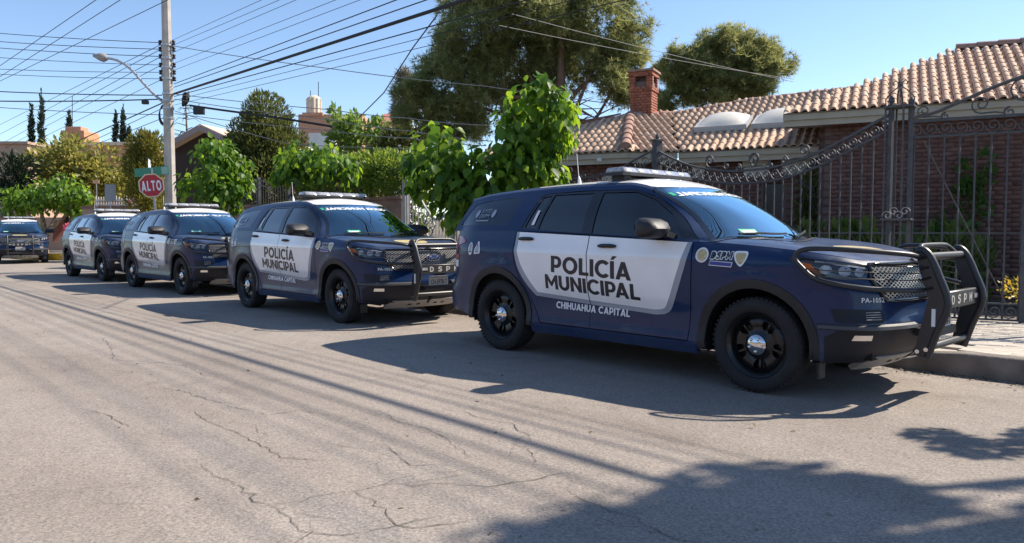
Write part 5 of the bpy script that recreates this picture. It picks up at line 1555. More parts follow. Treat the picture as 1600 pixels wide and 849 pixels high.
def fence(name, A, B, label, cat, top, band=.20, z0=.2, step=.165, m='iron', posts=(), scrolls=(), bottom=True, twist=True, group=None):
    """ironwork between A and B (plan points); top(t) = height of the upper rail along it"""
    A = Vector((*A, 0)); B = Vector((*B, 0)); L = (B - A).length; an = atan2((B - A).y, (B - A).x)
    root = tag(empty(name, (A.x, A.y, 0), an), label, cat, group)
    n = int(L / step); xs = [L * (i + .5) / n for i in range(n)]
    def put(nm, me, loc, rot=(0, 0, 0), sc=None):
        o = mesh_obj(nm, me, root); o.location = loc; o.rotation_euler = rot
        if sc: o.scale = sc
        return o
    if m not in BARM:
        b1 = MB().tube([(0, 0, 0), (0, 0, 1)], .0115, 6).mesh('bar', M[m], smooth=60)
        mb = MB(); vs = []
        for i in range(25):
            z = i / 24; a = z * 14
            vs += [(.0135 * cos(a + q * pi / 2), .0135 * sin(a + q * pi / 2), z) for q in range(4)]
        mb.add(vs, [(4 * i + j, 4 * i + (j + 1) % 4, 4 * i + 4 + (j + 1) % 4, 4 * i + 4 + j) for i in range(24) for j in range(4)])
        BARM[m] = (b1, mb.mesh('bar', M[m]))
    for i, x in enumerate(xs):
        t = x / L; h = top(t) - band - z0
        put('bar', BARM[m][1 if (twist and i % 2) else 0], (x, 0, z0), sc=(1, 1, h))
    S = np.linspace(0, L, max(8, int(L / .12)))
    for k, (off, w) in enumerate(((0, .034), (-band, .024))):
        mb = MB(); pts = [(x, 0, top(x / L) + off) for x in S]
        vs = []
        for p in pts: vs += [(p[0], -.02, p[2] + w / 2), (p[0], .02, p[2] + w / 2), (p[0], .02, p[2] - w / 2), (p[0], -.02, p[2] - w / 2)]
        mb.add(vs, [(4 * i + j, 4 * i + (j + 1) % 4, 4 * i + 4 + (j + 1) % 4, 4 * i + 4 + j) for i in range(len(pts) - 1) for j in range(4)])
        put('rail', mb.mesh('rail', M[m]), (0, 0, 0))
    if band > .1:
        sm = scroll_mesh(round(band * .92, 3), M[m])
        for i, x in enumerate(xs):
            t = x / L; sl = (top(min(1, t + .01)) - top(max(0, t - .01))) / (.02 * L)
            put('scroll', sm, (x + .01, 0, top(t) - band / 2), (0, -math.atan(sl), 0))
    if bottom:
        mb = MB(); mb.box((L / 2, 0, z0), (L, .03, .025)); mb.box((L / 2, 0, z0 + .20), (L, .03, .02)); put('rail', mb.mesh('rail', M[m]), (0, 0, 0))
        sm = scroll_mesh(.17, M[m])
        for x in xs: put('scroll', sm, (x + step * .5, 0, z0 + .10))
    for (x, w, h) in posts:
        mb = MB(); mb.box((x, 0, h / 2 + .05), (w, w, h)); mb.box((x, 0, h + .065), (w * 1.35, w * 1.35, .03))
        mb.lathe([(.0, h + .20), (.012, h + .19), (.035, h + .15), (.042, h + .12), (.02, h + .09), (.03, h + .08)], 10, axis='z', c=(x, 0, 0))
        put('post', mb.mesh('post', M[m], smooth=40), (0, 0, 0))
    for (x, w, h, z, fl) in scrolls:
        put('crest_scroll', strip(big_scroll(w, h), .025, .016, M[m], 'crest_scroll'), (x, 0, z), sc=(fl, 1, 1))
    return root

P1 = Vector((-8.30, 11.49)); P2 = Vector((-3.80, 10.36)); P3 = Vector((-3.62, 10.42))
def sag(a, b, low): return lambda t: low + (a - low) * max(0, (1 - t / .58)) ** 1.9 if t < .58 else low + (b - low) * ((t - .58) / .42) ** 1.8
def gate_top(t):                                   # hangs from the left post to a low point and climbs to the right post
    z = interp_s([0, .08, .18, .30, .42, .52, .62, .74, .86, 1.0], [2.78, 2.62, 2.45, 2.33, 2.27, 2.26, 2.29, 2.40, 2.58, 2.82])
    return float(z(t))
gate = fence('iron_gate', P1, P2, 'wide wrought-iron gate with sagging scrolled top behind the nearest police car', 'gate', gate_top, posts=((.0, .13, 2.90), (4.64, .05, 2.86)),
             scrolls=((1.55, .62, .34, 2.36, 1), (2.15, .50, .36, 2.30, -1), (2.50, .50, .36, 2.30, 1), (3.10, .60, .32, 2.36, -1)))
RB = P3 + Vector((cos(radians(17.5)), sin(radians(17.5)))) * 4.2
fence('iron_fence', P3, RB, 'tall wrought-iron fence panel with scroll frieze at the right edge', 'fence', lambda t: 2.70, posts=((.04, .05, 2.82), (1.29, .055, 2.68), (2.6, .06, 2.68)),
      scrolls=((.30, .40, .24, 2.74, 1), (2.4, .7, .5, 2.8, 1)))
rf = [o for o in bpy.data.objects if o.name.startswith('iron_fence') and o.parent is None][0]
mb = MB(); ar = catmull([(.02, 2.74), (.30, 2.80), (.62, 2.93), (.98, 3.08), (1.35, 3.20), (1.75, 3.28), (2.2, 3.32), (3.0, 3.25), (4.0, 2.9)], 6)
mb.tube([(a, 0, b) for a, b in ar], .022, 6); mesh_obj('arch_rail', mb.mesh('arch_rail', M['iron'], smooth=60), rf)
for (x, z, w, h, fl) in ((.95, 2.86, .5, .34, 1), (1.40, 2.98, .55, .46, 1), (1.78, 3.0, .55, .46, -1)):
    o = mesh_obj('crest_scroll', strip(big_scroll(w, h), .028, .018, M['iron'], 'crest_scroll'), rf); o.location = (x, 0, z - .12); o.scale = (fl, 1, 1)
# post cluster between gate and panel: four rods with a cage top
cl = tag(empty('gate_post', (*((P2 + P3) / 2), 0), radians(10)), 'open wrought-iron gate post of four rods with a crown of curls', 'post')
for i, (dx, dy) in enumerate(((-.15, -.09), (-.05, .09), (.06, -.09), (.15, .09), (-.1, 0), (.11, .02))):
    mb = MB(); mb.tube([(dx, dy, .15), (dx, dy, 2.92)], .014, 6); mesh_obj('rod', mb.mesh('rod', M['iron'], smooth=60), cl)
for z in (.3, 1.45, 2.9):
    mb = MB(); mb.box((0, 0, z), (.36, .24, .025)); mesh_obj('collar', mb.mesh('collar', M['iron']), cl)
for k in range(4):
    a = k * pi / 2
    o = mesh_obj('crown_scroll', strip([(.16, 0), (.17, .10), (.10, .19), (.03, .24), (.02, .30), (.06, .33), (.09, .30), (.07, .27)], .02, .012, M['iron'], 'crown_scroll'), cl); o.location = (0, 0, 2.91); o.rotation_euler = (0, 0, a)
for k in range(4):
    o = mesh_obj('lock_scroll', strip(spiral(.06, 1.2, 16, 1 if k % 2 else -1), .02, .01, M['ironpale'], 'lock_scroll'), cl); o.location = (-.10 + k * .07, -.10, 1.50 + .05 * (k % 2))
# stay bar behind the right panel
mb = MB(); mb.tube([(-3.45, 10.50, 2.45), (-2.75, 11.6, .35)], .008, 6); tag(mb.build('stay_rod', M['iron'], smooth=60), 'slanting iron stay rod behind the right fence panel', 'rod')
Lq = Vector((-12.35, 9.95))
def left_top(t): return float(interp_s([0, .25, .55, .70, .82, .92, 1], [2.34, 2.30, 2.30, 2.34, 2.46, 2.66, 2.82])(t))
fence('iron_fence', Lq, P1, 'wrought-iron fence with scroll frieze left of the gate, behind the big mulberry tree', 'fence', left_top, step=.16,
      scrolls=((1.75, .6, .32, 2.38, 1), (2.25, .5, .34, 2.34, -1), (2.75, .5, .30, 2.36, 1)))
def picket_top(t): return float(interp_s([0, .12, .3, .5, .68, .85, 1], [2.45, 2.38, 2.10, 1.72, 1.55, 1.66, 1.80])(t))
Lp = Vector((-14.2, 10.05))
pk = fence('picket_gate', Lp, Lq, 'pale iron picket gate with dipping top between two police cars', 'gate', picket_top, band=.02, z0=.18, step=.115, m='ironpale', posts=((.0, .12, 2.6), (1.85, .1, 1.95)), bottom=False)
for sx in (-1, 1):
    o = mesh_obj('medallion_curl', strip([(0, -.30), (.10, -.16), (.22, .0), (.10, .16), (0, .30)], .02, .016, M['ironpale'], 'medallion_curl'), pk); o.location = (.98, -.02, 1.42); o.scale = (sx, 1, 1)
    for (zz, r) in ((.08, .07), (-.08, .06)):
        o = mesh_obj('medallion_scroll', strip(spiral(r, 1.3, 16), .02, .012, M['ironpale'], 'medallion_scroll'), pk); o.location = (.98 + sx * .08, -.02, 1.42 + zz); o.scale = (sx, 1, 1)

# ------------------------------------------------------------------ tiled house
house = tag(empty('tiled_house', HP(-2, 17, .1), HA), 'long red brick house with terracotta tiled roof behind the iron gate', 'house')
HI = (Matrix.Translation(house.location) @ Matrix.Rotation(HA, 4, 'Z')).inverted()
def hput(nm, me, parent=house, world=True):
    """mesh given in house coordinates (x, y, z)"""
    o = mesh_obj(nm, me, parent)
    if parent is house: o.location = (2, -17, -.1)
    return o
PITCH = radians(26); KP = math.tan(PITCH)
FACES = [   # eave start, eave end, outline in plan (house frame), eave height
    ((-1.85, 14.95), (7.0, 14.95), [(-1.85, 14.95), (7.0, 14.95), (7.0, 18.0), (1.10, 18.0)], 3.5),
    ((-4.10, 16.06), (-.6, 16.06), [(-4.10, 16.06), (-.6, 16.06), (-.6, 19.45), (-1.04, 19.35), (-3.15, 19.08), (-4.85, 18.50)], 3.0),
    ((-5.03, 15.45), (-4.10, 16.06), [(-5.03, 15.45), (-4.10, 16.06), (-4.85, 18.50), (-5.72, 17.75)], 3.0),
    ((-8.6, 15.42), (-5.03, 15.45), [(-8.6, 15.42), (-5.03, 15.45), (-5.72, 17.75), (-8.6, 15.8)], 3.0)]
TW, TL = .162, .285
def tile_shape():
    mb = MB(); prof = []
    for i in range(9):
        a = pi * i / 8
        prof.append((-.052 * cos(a) - .020, .058 * sin(a) + .006))
    prof += [(.056, .004), (.083, .010)]
    k = len(prof)
    lo = [(p[0], -TL * .5, p[1] + .008) for p in prof]; hi = [(p[0], TL * .58, p[1] - .006) for p in prof]
    lip = [(p[0] * .97, -TL * .5, max(-.005, p[1] * .62)) for p in prof]
    mb.add(lo + hi + lip, [(i, i + 1, k + i + 1, k + i) for i in range(k - 1)] + [(2 * k + i, 2 * k + i + 1, i + 1, i) for i in range(k - 1)])
    return mb
TILE = tile_shape()
tile_me = TILE.mesh('roof_tile', M['tile'], smooth=50)
roof = hput('roof', MB().add([(0, 0, 0), (.01, 0, 0), (0, .01, 0)], [(0, 1, 2)]).mesh('roof', M['mortar']))
mbd = MB(); tiles = []
for (e0, e1, poly, z0) in FACES:
    e0 = Vector((*e0, z0)); e1 = Vector((*e1, z0)); ed = (e1 - e0).normalized(); inn = Vector((-ed.y, ed.x, 0))
    g = (inn + Vector((0, 0, KP))).normalized(); nrm = ed.cross(g)
    zf = lambda p: z0 + KP * ((Vector((p[0], p[1], 0)) - Vector((e0.x, e0.y, 0))).dot(inn))
    mbd.add([(p[0], p[1], zf(p) - .03) for p in poly], [tuple(range(len(poly)))])
    PP = np.array(poly); Lx = 12; R = Matrix((ed, g, nrm)).transposed().to_4x4()
    for r in range(16):
        for c in range(-30, 60):
            p = e0 + ed * ((c + .5) * TW) + g * ((r + .42) * TL)
            if r == 0: p -= g * .02
            if inside(PP, np.array([[p.x, p.y]]))[0] or (r == 0 and 0 <= c * TW <= (e1 - e0).length):
                tiles.append((p, R))
mbd.add([(-1.85, 14.95, 3.47), (1.10, 18.0, 3.47 + KP * 3.05), (-1.85, 21, 3.47)], [(0, 1, 2)]); mbd.add([(1.10, 18.0, 3.47 + KP * 3.05), (7, 18.0, 3.47 + KP * 3.05), (7, 21, 3.4), (-1.85, 21, 3.4)], [(0, 1, 2, 3)])
mbd.add([(-4.85, 18.5, 4.15), (-3.15, 19.08, 4.43), (-.6, 19.45, 4.6), (-.6, 20, 3.5), (-4.85, 20, 3.5)], [(0, 1, 2, 3, 4)])
roof.data = mbd.mesh('roof', M['mortar'], clean=False)
def view_size(p):
    w = HP(p.x, p.y, p.z); d = (w - Vector((0, 0, CAM_H))).dot(_cf)
    u = 800 + CAM_F * (w - Vector((0, 0, CAM_H))).dot(_cr) / d
    return d + (100 if u > 1640 or u < 860 else 0)
tiles.sort(key=lambda t: view_size(t[0]))
for (p, R) in tiles[:300]:
    o = mesh_obj('roof_tile', tile_me, roof)
    o.matrix_local = Matrix.Translation(p + Vector((0, 0, RND.uniform(-.004, .004)))) @ R @ Matrix.Rotation(RND.gauss(0, .018), 4, 'Z')
T_ = np.array(TILE.v); rest = tiles[300:]
pos = np.array([tuple(p) for p, R in rest]); RR = np.array([np.array(R.to_3x3()) for p, R in rest])
lm = leaf_mesh('tile_field', TILE.v, TILE.f, pos, RR, np.ones(len(pos)) * NPR.normal(1, .01, len(pos)), M['tile'])
o = mesh_obj('tile_field', lm, roof); o['kind'] = 'stuff'
# ridge and hip tiles
def ridge(a, b, nm='ridge_tile', r=.095):
    a = Vector(a); b = Vector(b); n = max(1, int((b - a).length / .36)); d = (b - a) / n
    for i in range(n):
        p = a + d * i; mb = MB(); t = d.normalized(); s_ = t.cross(Vector((0, 0, 1))).normalized(); u = s_.cross(t)
        vs = []
        for (q, rr) in ((0, r * 1.12), (1.12, r * .9)):
            for k in range(9):
                an = pi * (k / 8) * 1.1 - .16; vs.append(p + d * q + s_ * (rr * cos(an)) + u * (rr * sin(an) - .02))
        mb.add(vs, [(k, k + 1, 10 + k, 9 + k) for k in range(8)] + [tuple(range(8, -1, -1))])
        mesh_obj(nm, mb.mesh(nm, M['ridge'], smooth=50), roof)
zr = 3.5 + KP * 3.05
ridge((1.10, 18.0, zr + .05), (7.0, 18.0, zr + .05))
ridge((-5.06, 15.42, 3.08), (-5.72, 17.75, 4.12), r=.12)
ridge((-4.85, 18.50, 4.16), (-3.15, 19.08, 4.45)); ridge((-3.15, 19.08, 4.45), (-.6, 19.45, 4.62)); ridge((-5.72, 17.75, 4.12), (-4.85, 18.50, 4.18)); ridge((-5.72, 17.75, 4.10), (-8.6, 15.8, 3.2))
# fascias, soffits
def fascia(a, b, z, back=.55):
    a = Vector((*a, 0)); b = Vector((*b, 0)); d = (b - a).normalized(); n = Vector((-d.y, d.x, 0))
    mb = MB(); up = (0, 0, 1)
    mb.beam(a + n * .05 + Vector((0, 0, z - .075)), b + n * .05 + Vector((0, 0, z - .075)), .06, .13)
    mb.beam(a + n * .10 + Vector((0, 0, z - .195)), b + n * .10 + Vector((0, 0, z - .195)), .06, .11)
    hput('fascia', mb.mesh('fascia', M['fascia']))
    mb = MB(); mb.beam(a + n * (.1 + back / 2) + Vector((0, 0, z - .20)), b + n * (.1 + back / 2) + Vector((0, 0, z - .20)), back, .03); hput('soffit', mb.mesh('soffit', M['soffit']))
fascia((-1.85, 14.95), (7, 14.95), 3.5); fascia((-4.10, 16.06), (-1.15, 16.06), 3.0); fascia((-5.03, 15.45), (-4.10, 16.06), 3.0); fascia((-8.6, 15.42), (-5.03, 15.45), 3.0)
# brick walls: mortar core plus courses of real bricks
def brick_wall(a, b, z0, z1, name='wall', openings=(), bw=.24, bh=.068, part=None):
    a = Vector((*a, 0)); b = Vector((*b, 0)); L = (b - a).length; d = (b - a) / L; n = Vector((d.y, -d.x, 0))
    out = [(0, z0)]
    for (x0, x1, zo) in sorted(openings): out += [(x0, z0), (x0, zo), (x1, zo), (x1, z0)]
    out += [(L, z0), (L, z1), (0, z1)]
    mb = MB(); panel(mb, out, lambda V: (np.array([tuple(a + d * p[0] + n * .1 + Vector((0, 0, p[1]))) for p in V]), np.tile(np.array(n), (len(V), 1))), step=1.0, depth=.2)
    core = hput(name, mb.mesh(name, M['mortar']))
    T = MB().box((0, 0, 0), (bw, .03, bh)); pos = []
    rows = int((z1 - z0) / (bh + .010))
    for r in range(rows):
        z = z0 + (r + .5) * (bh + .010); x = (bw / 2 if r % 2 else 0.0)
        while x < L - .02:
            if x > .02 and not any(o[0] - .12 < x < o[1] + .12 and z < o[2] + .03 for o in openings):
                pos.append(tuple(a + d * x + n * (.103 + RND.uniform(0, .006)) + Vector((0, 0, z))))
            x += bw + .010
    pos = np.array(pos); R = np.tile(np.array(Matrix((d, -n, Vector((0, 0, 1)))).transposed()), (len(pos), 1, 1))
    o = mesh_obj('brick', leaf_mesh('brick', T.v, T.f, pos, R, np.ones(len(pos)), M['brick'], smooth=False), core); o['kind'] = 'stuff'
    return core
brick_wall((-1.15, 15.50), (6.8, 15.50), .12, 3.34)
brick_wall((-1.15, 16.8), (-1.15, 15.60), .12, 3.34)
DO = ((2.05, 2.42, 2.30), (2.75, 3.10, 2.35))
brick_wall((-4.45, 16.62), (-1.25, 16.62), .12, 2.84, openings=DO)
brick_wall((-4.98, 16.02), (-4.50, 16.50), .12, 2.84); brick_wall((-8.4, 15.98), (-5.05, 15.98), .12, 2.84)
for (x0, x1, z) in DO:
    mb = MB(); mb.box((-4.45 + (x0 + x1) / 2, 16.66, z / 2), (x1 - x0, .06, z)); dr = hput('door', mb.mesh('door', M['doordark']))
    mb = MB(); mb.box((-4.45 + x0 + .05, 16.615, 1.1), (.025, .04, .14)); h_ = mesh_obj('handle', mb.mesh('handle', M['steelgrey']), dr)
# pale capitals and lintels under the lower eave
for (x, w) in ((-3.75, .22), (-2.55, .45), (-1.75, .50)):
    mb = MB(); mb.add([(x - w / 2, 16.46, 2.45), (x + w / 2, 16.46, 2.45), (x + w / 2 + .06, 16.40, 2.80), (x - w / 2 - .06, 16.40, 2.80), (x - w / 2, 16.6, 2.45), (x + w / 2, 16.6, 2.45), (x + w / 2 + .06, 16.6, 2.80), (x - w / 2 - .06, 16.6, 2.80)],
                      [(0, 1, 2, 3), (4, 7, 6, 5), (0, 3, 7, 4), (1, 5, 6, 2), (3, 2, 6, 7), (0, 4, 5, 1)]); hput('stone_block', mb.mesh('stone_block', M['paleblock']))
mb = MB(); mb.box((-5.55, 15.84, 2.32), (.34, .06, .34)); hput('wall_plate', mb.mesh('wall_plate', M['paleblock']))
mb = MB(); q = [(-7.55 + 1.1 * t, 2.10 + .32 * sin(pi * t)) for t in np.linspace(0, 1, 12)]
mb.add([(a, 15.80, b) for a, b in q] + [(a, 15.80, b + .20) for a, b in q] + [(a, 15.90, b + .20) for a, b in q] + [(a, 15.90, b) for a, b in q], [(12 * k + i, 12 * k + i + 1, 12 * ((k + 1) % 4) + i + 1, 12 * ((k + 1) % 4) + i) for k in range(4) for i in range(11)])
hput('window_arch', mb.mesh('window_arch', M['paleblock']))
mb = MB(); mb.add([(-7.5, 15.87, 1.0), (-6.5, 15.87, 1.0)] + [(a, 15.87, b) for a, b in q[::-1]], [tuple(range(14))]); hput('window', mb.mesh('window', M['lensdark']))
mb = MB(); mb.lathe([(.0, -.05), (.05, -.03), (.06, .0), (.05, .04), (.0, .05)], 12, axis='z', c=(-5.62, 15.35, 2.82)); mb.tube([(-5.62, 15.35, 2.82), (-5.62, 15.50, 2.86)], .015, 6); hput('lamp', mb.mesh('lamp', M['whitewall'], smooth=50))
# skylight domes
for (x, y, w, l) in ((-3.42, 17.45, 1.08, .95), (-2.18, 17.45, 1.08, .95), (-1.15, 17.35, .8, .9)):
    zc = 3.0 + KP * (y - 16.06); mb = MB(); N = 10; vs = []
    for i in range(N + 1):
        for j in range(N + 1):
            a, b = -1 + 2 * i / N, -1 + 2 * j / N
            hh = .19 * (1 - abs(a) ** 2.2) ** .8 * (1 - abs(b) ** 2.2) ** .8
            vs.append((x + a * w / 2, y + b * l / 2, zc + .10 + KP * b * l / 2 * .75 + hh))
    mb.add(vs, [(i * (N + 1) + j, (i + 1) * (N + 1) + j, (i + 1) * (N + 1) + j + 1, i * (N + 1) + j + 1) for i in range(N) for j in range(N)])
    sk = hput('skylight', mb.mesh('skylight', M['skylight'], smooth=60))
    mb = MB(); R = Matrix.Rotation(math.atan(KP * .75), 3, 'X'); mb.box((x, y, zc + .05), (w + .06, l * 1.02, .12), 0, R); mesh_obj('skylight_frame', mb.mesh('skylight_frame', M['dome_frame']), sk)
# chimney
cx, cy = -5.50, 18.15; ch = hput('chimney', MB().box((cx, cy, 4.22), (.50, .50, 1.40)).mesh('chimney', M['mortar']))
T = MB().box((0, 0, 0), (.12, .03, .055)); pos = []; RR = []
def chim_rows(zz, half, out=.0):
    for sd in range(4):
        a = sd * pi / 2; d = Vector((cos(a), sin(a), 0)); n = Vector((d.y, -d.x, 0))
        k = int(round(2 * half / .128)); sft = .5 if int(zz / .064) % 2 else 0
        for i in range(k + (1 if sft else 0)):
            x = -half + (i + .5 - sft) * (2 * half / k); x = max(-half + .05, min(half - .05, x))
            p = Vector((cx, cy, zz)) + d * x + n * (half + out - .012); pos.append(tuple(p)); RR.append(np.array(Matrix((d, -n, Vector((0, 0, 1)))).transposed()))
z = 3.55
while z < 4.72: chim_rows(z, .262); z += .064
for zz in (4.72, 4.775): chim_rows(zz, .285)
for zz in (5.08, 5.135): chim_rows(zz, .295)
for zz in np.arange(4.83, 5.06, .06):
    for sx in (-1, 1):
        for sy in (-1, 1):
            for k in range(2):
                d = Vector((1, 0, 0)) if k else Vector((0, 1, 0)); n = Vector((0, -1, 0)) if k else Vector((1, 0, 0))
                pos.append((cx + sx * (.20 if k else .27), cy + sy * (.27 if k else .20), zz)); RR.append(np.array(Matrix((d, -n, Vector((0, 0, 1)))).transposed()))
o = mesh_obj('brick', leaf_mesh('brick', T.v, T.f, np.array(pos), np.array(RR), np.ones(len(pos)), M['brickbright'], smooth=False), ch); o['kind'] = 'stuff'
mb = MB()
for sx in (-1, 1):
    for sy in (-1, 1): mb.box((cx + sx * .20, cy + sy * .20, 4.93), (.13, .13, .36))
mb.box((cx, cy, 5.115), (.52, .52, .09)); mb.box((cx, cy, 4.91), (.2, .2, .34)); mesh_obj('chimney_head', mb.mesh('chimney_head', M['mortar']), ch)
mb = MB(); mb.box((cx, cy, 5.19), (.66, .66, .05)); mesh_obj('chimney_cap', mb.mesh('chimney_cap', M['ridge']), ch)

# garden plants behind the gate
def hplant(name, label, c, r, n, size, m, cat='plant', tmpl=OVAL, zb=.4, **k):
    return bushy(name, label, [(tuple(HP(*q)), rr) for q, rr in zip(c, r)], n, size, m, cat, tmpl=tmpl, zbias=zb, **k)
hplant('climbing_plant', 'climbing plant on the brick wall behind the right fence panel', [(.95, 15.2, 1.2), (1.15, 15.2, 1.8), (1.3, 15.2, 2.3), (.7, 15.2, .9)], [(.25, .15, .4), (.3, .15, .4), (.25, .15, .35), (.3, .2, .3)], 650, .13, 'muldark', lumps=10)
hplant('shrub', 'dark shrub between the house door and the brick corner', [(-1.5, 16.1, 1.3), (-1.45, 16.1, 2.0)], [(.28, .25, .8), (.22, .2, .5)], 700, .12, 'conifer', 'bush', lumps=12)
hplant('flower_bed', 'yellow flowering bush at the right edge behind the fence', [(1.75, 12.3, .42), (2.3, 12.4, .45), (2.8, 12.4, .45)], [(.4, .3, .25), (.4, .3, .3), (.4, .3, .3)], 1500, .06, 'yellowflower', 'bush', lumps=24)
hplant('green_shrub', 'tall green shrub at the right edge behind the fence', [(2.25, 13.6, 1.0), (2.5, 13.6, .7)], [(.35, .3, .7), (.5, .3, .5)], 1100, .10, 'hedge', 'bush')
hplant('grass_clump', 'tall green grassy clump behind the gate, over the bonnet of the nearest car', [(-1.2 + .45 * k, 13.9 + .1 * (k % 2), .70) for k in range(6)], [(.36, .35, .62)] * 6, 2600, .22, 'grass', 'grass', lumps=16, zb=1.4)
# lawn tufts: nobody could count them
P = np.array([tuple(HP(NPR.uniform(-5, 1.0), NPR.uniform(13.2, 15.2), .14)) for _ in range(5200)])
R = rotmats(NPR.normal(size=P.shape) * .25 + np.array([0, 0, 1.]), NPR.uniform(0, 6.28, len(P)))
tag(mesh_obj('grass', leaf_mesh('grass', [(-.05, 0, 0), (.05, 0, 0), (.0, 1, .1)], [(0, 1, 2)], P, R, NPR.uniform(.25, .6, len(P)), M['grass'])), 'tall grass behind the iron gate', 'grass', kind='stuff')
# wire mesh panel in front of the wall
mf = tag(empty('mesh_panel', HP(.5, 13.0, .12), HA), 'low grey wire mesh panel behind the right fence', 'mesh fence'); mb = MB()
for k in range(34):
    for sg in (-1, 1):
        x0 = -1.2 + k * .075; p = [(x0, 0, .1), (x0 + sg * .55, 0, 1.15)]
        mb.tube(p, .0028, 4, cap=False)
mesh_obj('wire', mb.mesh('wire', M['iron'], clean=False), mf)['kind'] = 'stuff'
mb = MB(); mb.beam((-1.7, 0, 1.15), (1.9, 0, 1.15), .03, .03); mesh_obj('rail', mb.mesh('rail', M['iron']), mf)

# ------------------------------------------------------------------ far buildings
def bput(root, name, mb, m, smooth=None):
    return child(name, mb.mesh(name, m, smooth), root)
def facing(u, d): p = at(u, 362, d); return Vector((p.x, p.y, 0))
def slab(mb, u0, u1, v0, v1, d, th, mi=0):
    """block whose front spans photo columns u0..u1 and heights of rows v0..v1 at depth d, th deep"""
    a = at(u0, v0, d); b = at(u1, v0, d); z1 = a.z; z0 = at(u0, v1, d).z
    fw = _cf0 * th; A = Vector((a.x, a.y, z0)); B = Vector((b.x, b.y, z0)); hh = Vector((0, 0, z1 - z0))
    mb.add([A, B, B + fw, A + fw, A + hh, B + hh, B + fw + hh, A + fw + hh], [(0, 1, 5, 4), (1, 2, 6, 5), (2, 3, 7, 6), (3, 0, 4, 7), (4, 5, 6, 7), (3, 2, 1, 0)], mi)
    return mb
r_ = tag(empty('brick_house', facing(110, 50)), 'tan brick house with a square chimney block behind the olive tree', 'house')
bput(r_, 'wall', slab(MB(), 38, 200, 226, 372, 52, 8), M['farbrick']); bput(r_, 'parapet', slab(MB(), 130, 201, 222, 227, 51.8, 8), M['creamwall'])
c_ = bput(r_, 'chimney', slab(MB(), 95, 131, 204, 226, 53, 2), M['farbrick']); o = bput(r_, 'chimney_cap', slab(MB(), 102, 126, 198, 204, 53.3, 1), M['fartan'])
mb = MB(); p = at(113, 150, 53.5); q = at(113, 200, 53.5); mb.tube([q, p], .025, 5); bput(r_, 'aerial', mb, M['cable'])
r_ = tag(empty('pink_house', facing(20, 46)), 'flat pinkish stucco house at the left edge', 'house')
bput(r_, 'wall', slab(MB(), -90, 42, 224, 372, 46, 6), M['pinkwall']); bput(r_, 'parapet', slab(MB(), -90, 43, 221, 225, 45.8, 6.4), M['pinkwall'])
w_ = bput(r_, 'window', slab(MB(), -30, 6, 300, 340, 45.95, .1), M['lensdark'])
# gable house behind the pole
r_ = tag(empty('gable_house', facing(320, 36)), 'dark timber gable house with pale roof right of the utility pole', 'house')
d = 36; A = at(264, 235, d); B = at(322, 203, d); C_ = at(372, 226, d); G0 = at(272, 372, d); G1 = at(372, 372, d); bk = _cf0 * 9 + _cr * 2.5
mb = MB(); mb.add([G0, G1, C_, B, A], [(0, 1, 2, 3, 4)]); mb.v += [tuple(p + bk) for p in (G0, G1, C_, B, A)]; mb.f += [[9, 8, 7, 6, 5]] + [[i, (i + 1) % 5, 5 + (i + 1) % 5, 5 + i] for i in range(5)]; mb.m += [0] * 6; bput(r_, 'wall', mb, M['timber'])
def rslab(a, b, over=.0, th=.18):
    f = -_cf0 * .7; mb = MB(); up = Vector((0, 0, th)); P = [a + f, b + f, b + bk, a + bk]; P += [p + up for p in P]
    mb.add(P, [(0, 1, 5, 4), (1, 2, 6, 5), (2, 3, 7, 6), (3, 0, 4, 7), (4, 5, 6, 7), (3, 2, 1, 0)]); return mb
bput(r_, 'roof', rslab(A, B), M['paleroof']); bput(r_, 'roof', rslab(B, C_), M['paleroof'])
mb = MB(); mb.beam(A - _cf0 * .72, B - _cf0 * .72, .06, .24); mb.beam(B - _cf0 * .72, C_ - _cf0 * .72, .06, .24); bput(r_, 'barge_board', mb, mat('barge_board', (.34, .26, .25), .8))
# far building with water tank
r_ = tag(empty('tank_building', facing(520, 58)), 'far tan building carrying a striped water tank and aerials', 'building')
bput(r_, 'wall', slab(MB(), 466, 566, 179, 372, 58, 10), M['fartan']); bput(r_, 'parapet', slab(MB(), 472, 504, 176, 181, 57.8, 3), M['fartan'])
tk = at(491, 180, 59); rk = 11 * m_at(59); mb = MB(); zt = at(491, 153, 59).z
mb.lathe([(0, tk.z - .3), (rk, tk.z - .3), (rk, zt - .1), (rk * .85, zt), (rk * .4, zt + .15), (0, zt + .18)], 24, axis='z', c=(tk.x, tk.y, 0))
t_ = bput(r_, 'water_tank', mb, M['tank'], 40)
for k in range(12):
    a = 2 * pi * k / 12; mb = MB(); mb.beam((tk.x + rk * cos(a), tk.y + rk * sin(a), tk.z - .2), (tk.x + rk * cos(a), tk.y + rk * sin(a), zt - .1), .10, .06); bput(r_, 'tank_rib', mb, M['tank'])
for (u, v) in ((497.5, 128), (485, 142)):
    mb = MB(); mb.tube([at(u, 160, 59), at(u, v, 59)], .03, 5); bput(r_, 'aerial', mb, M['cable'])
bput(r_, 'white_annex', slab(MB(), 482, 524, 208, 372, 50, 3), M['whitewall'])
r_ = tag(empty('red_roof_house', facing(600, 60)), 'small far house with reddish roof left of the huge pine', 'house')
bput(r_, 'wall', slab(MB(), 592, 640, 190, 372, 60, 5), M['whitewall'])
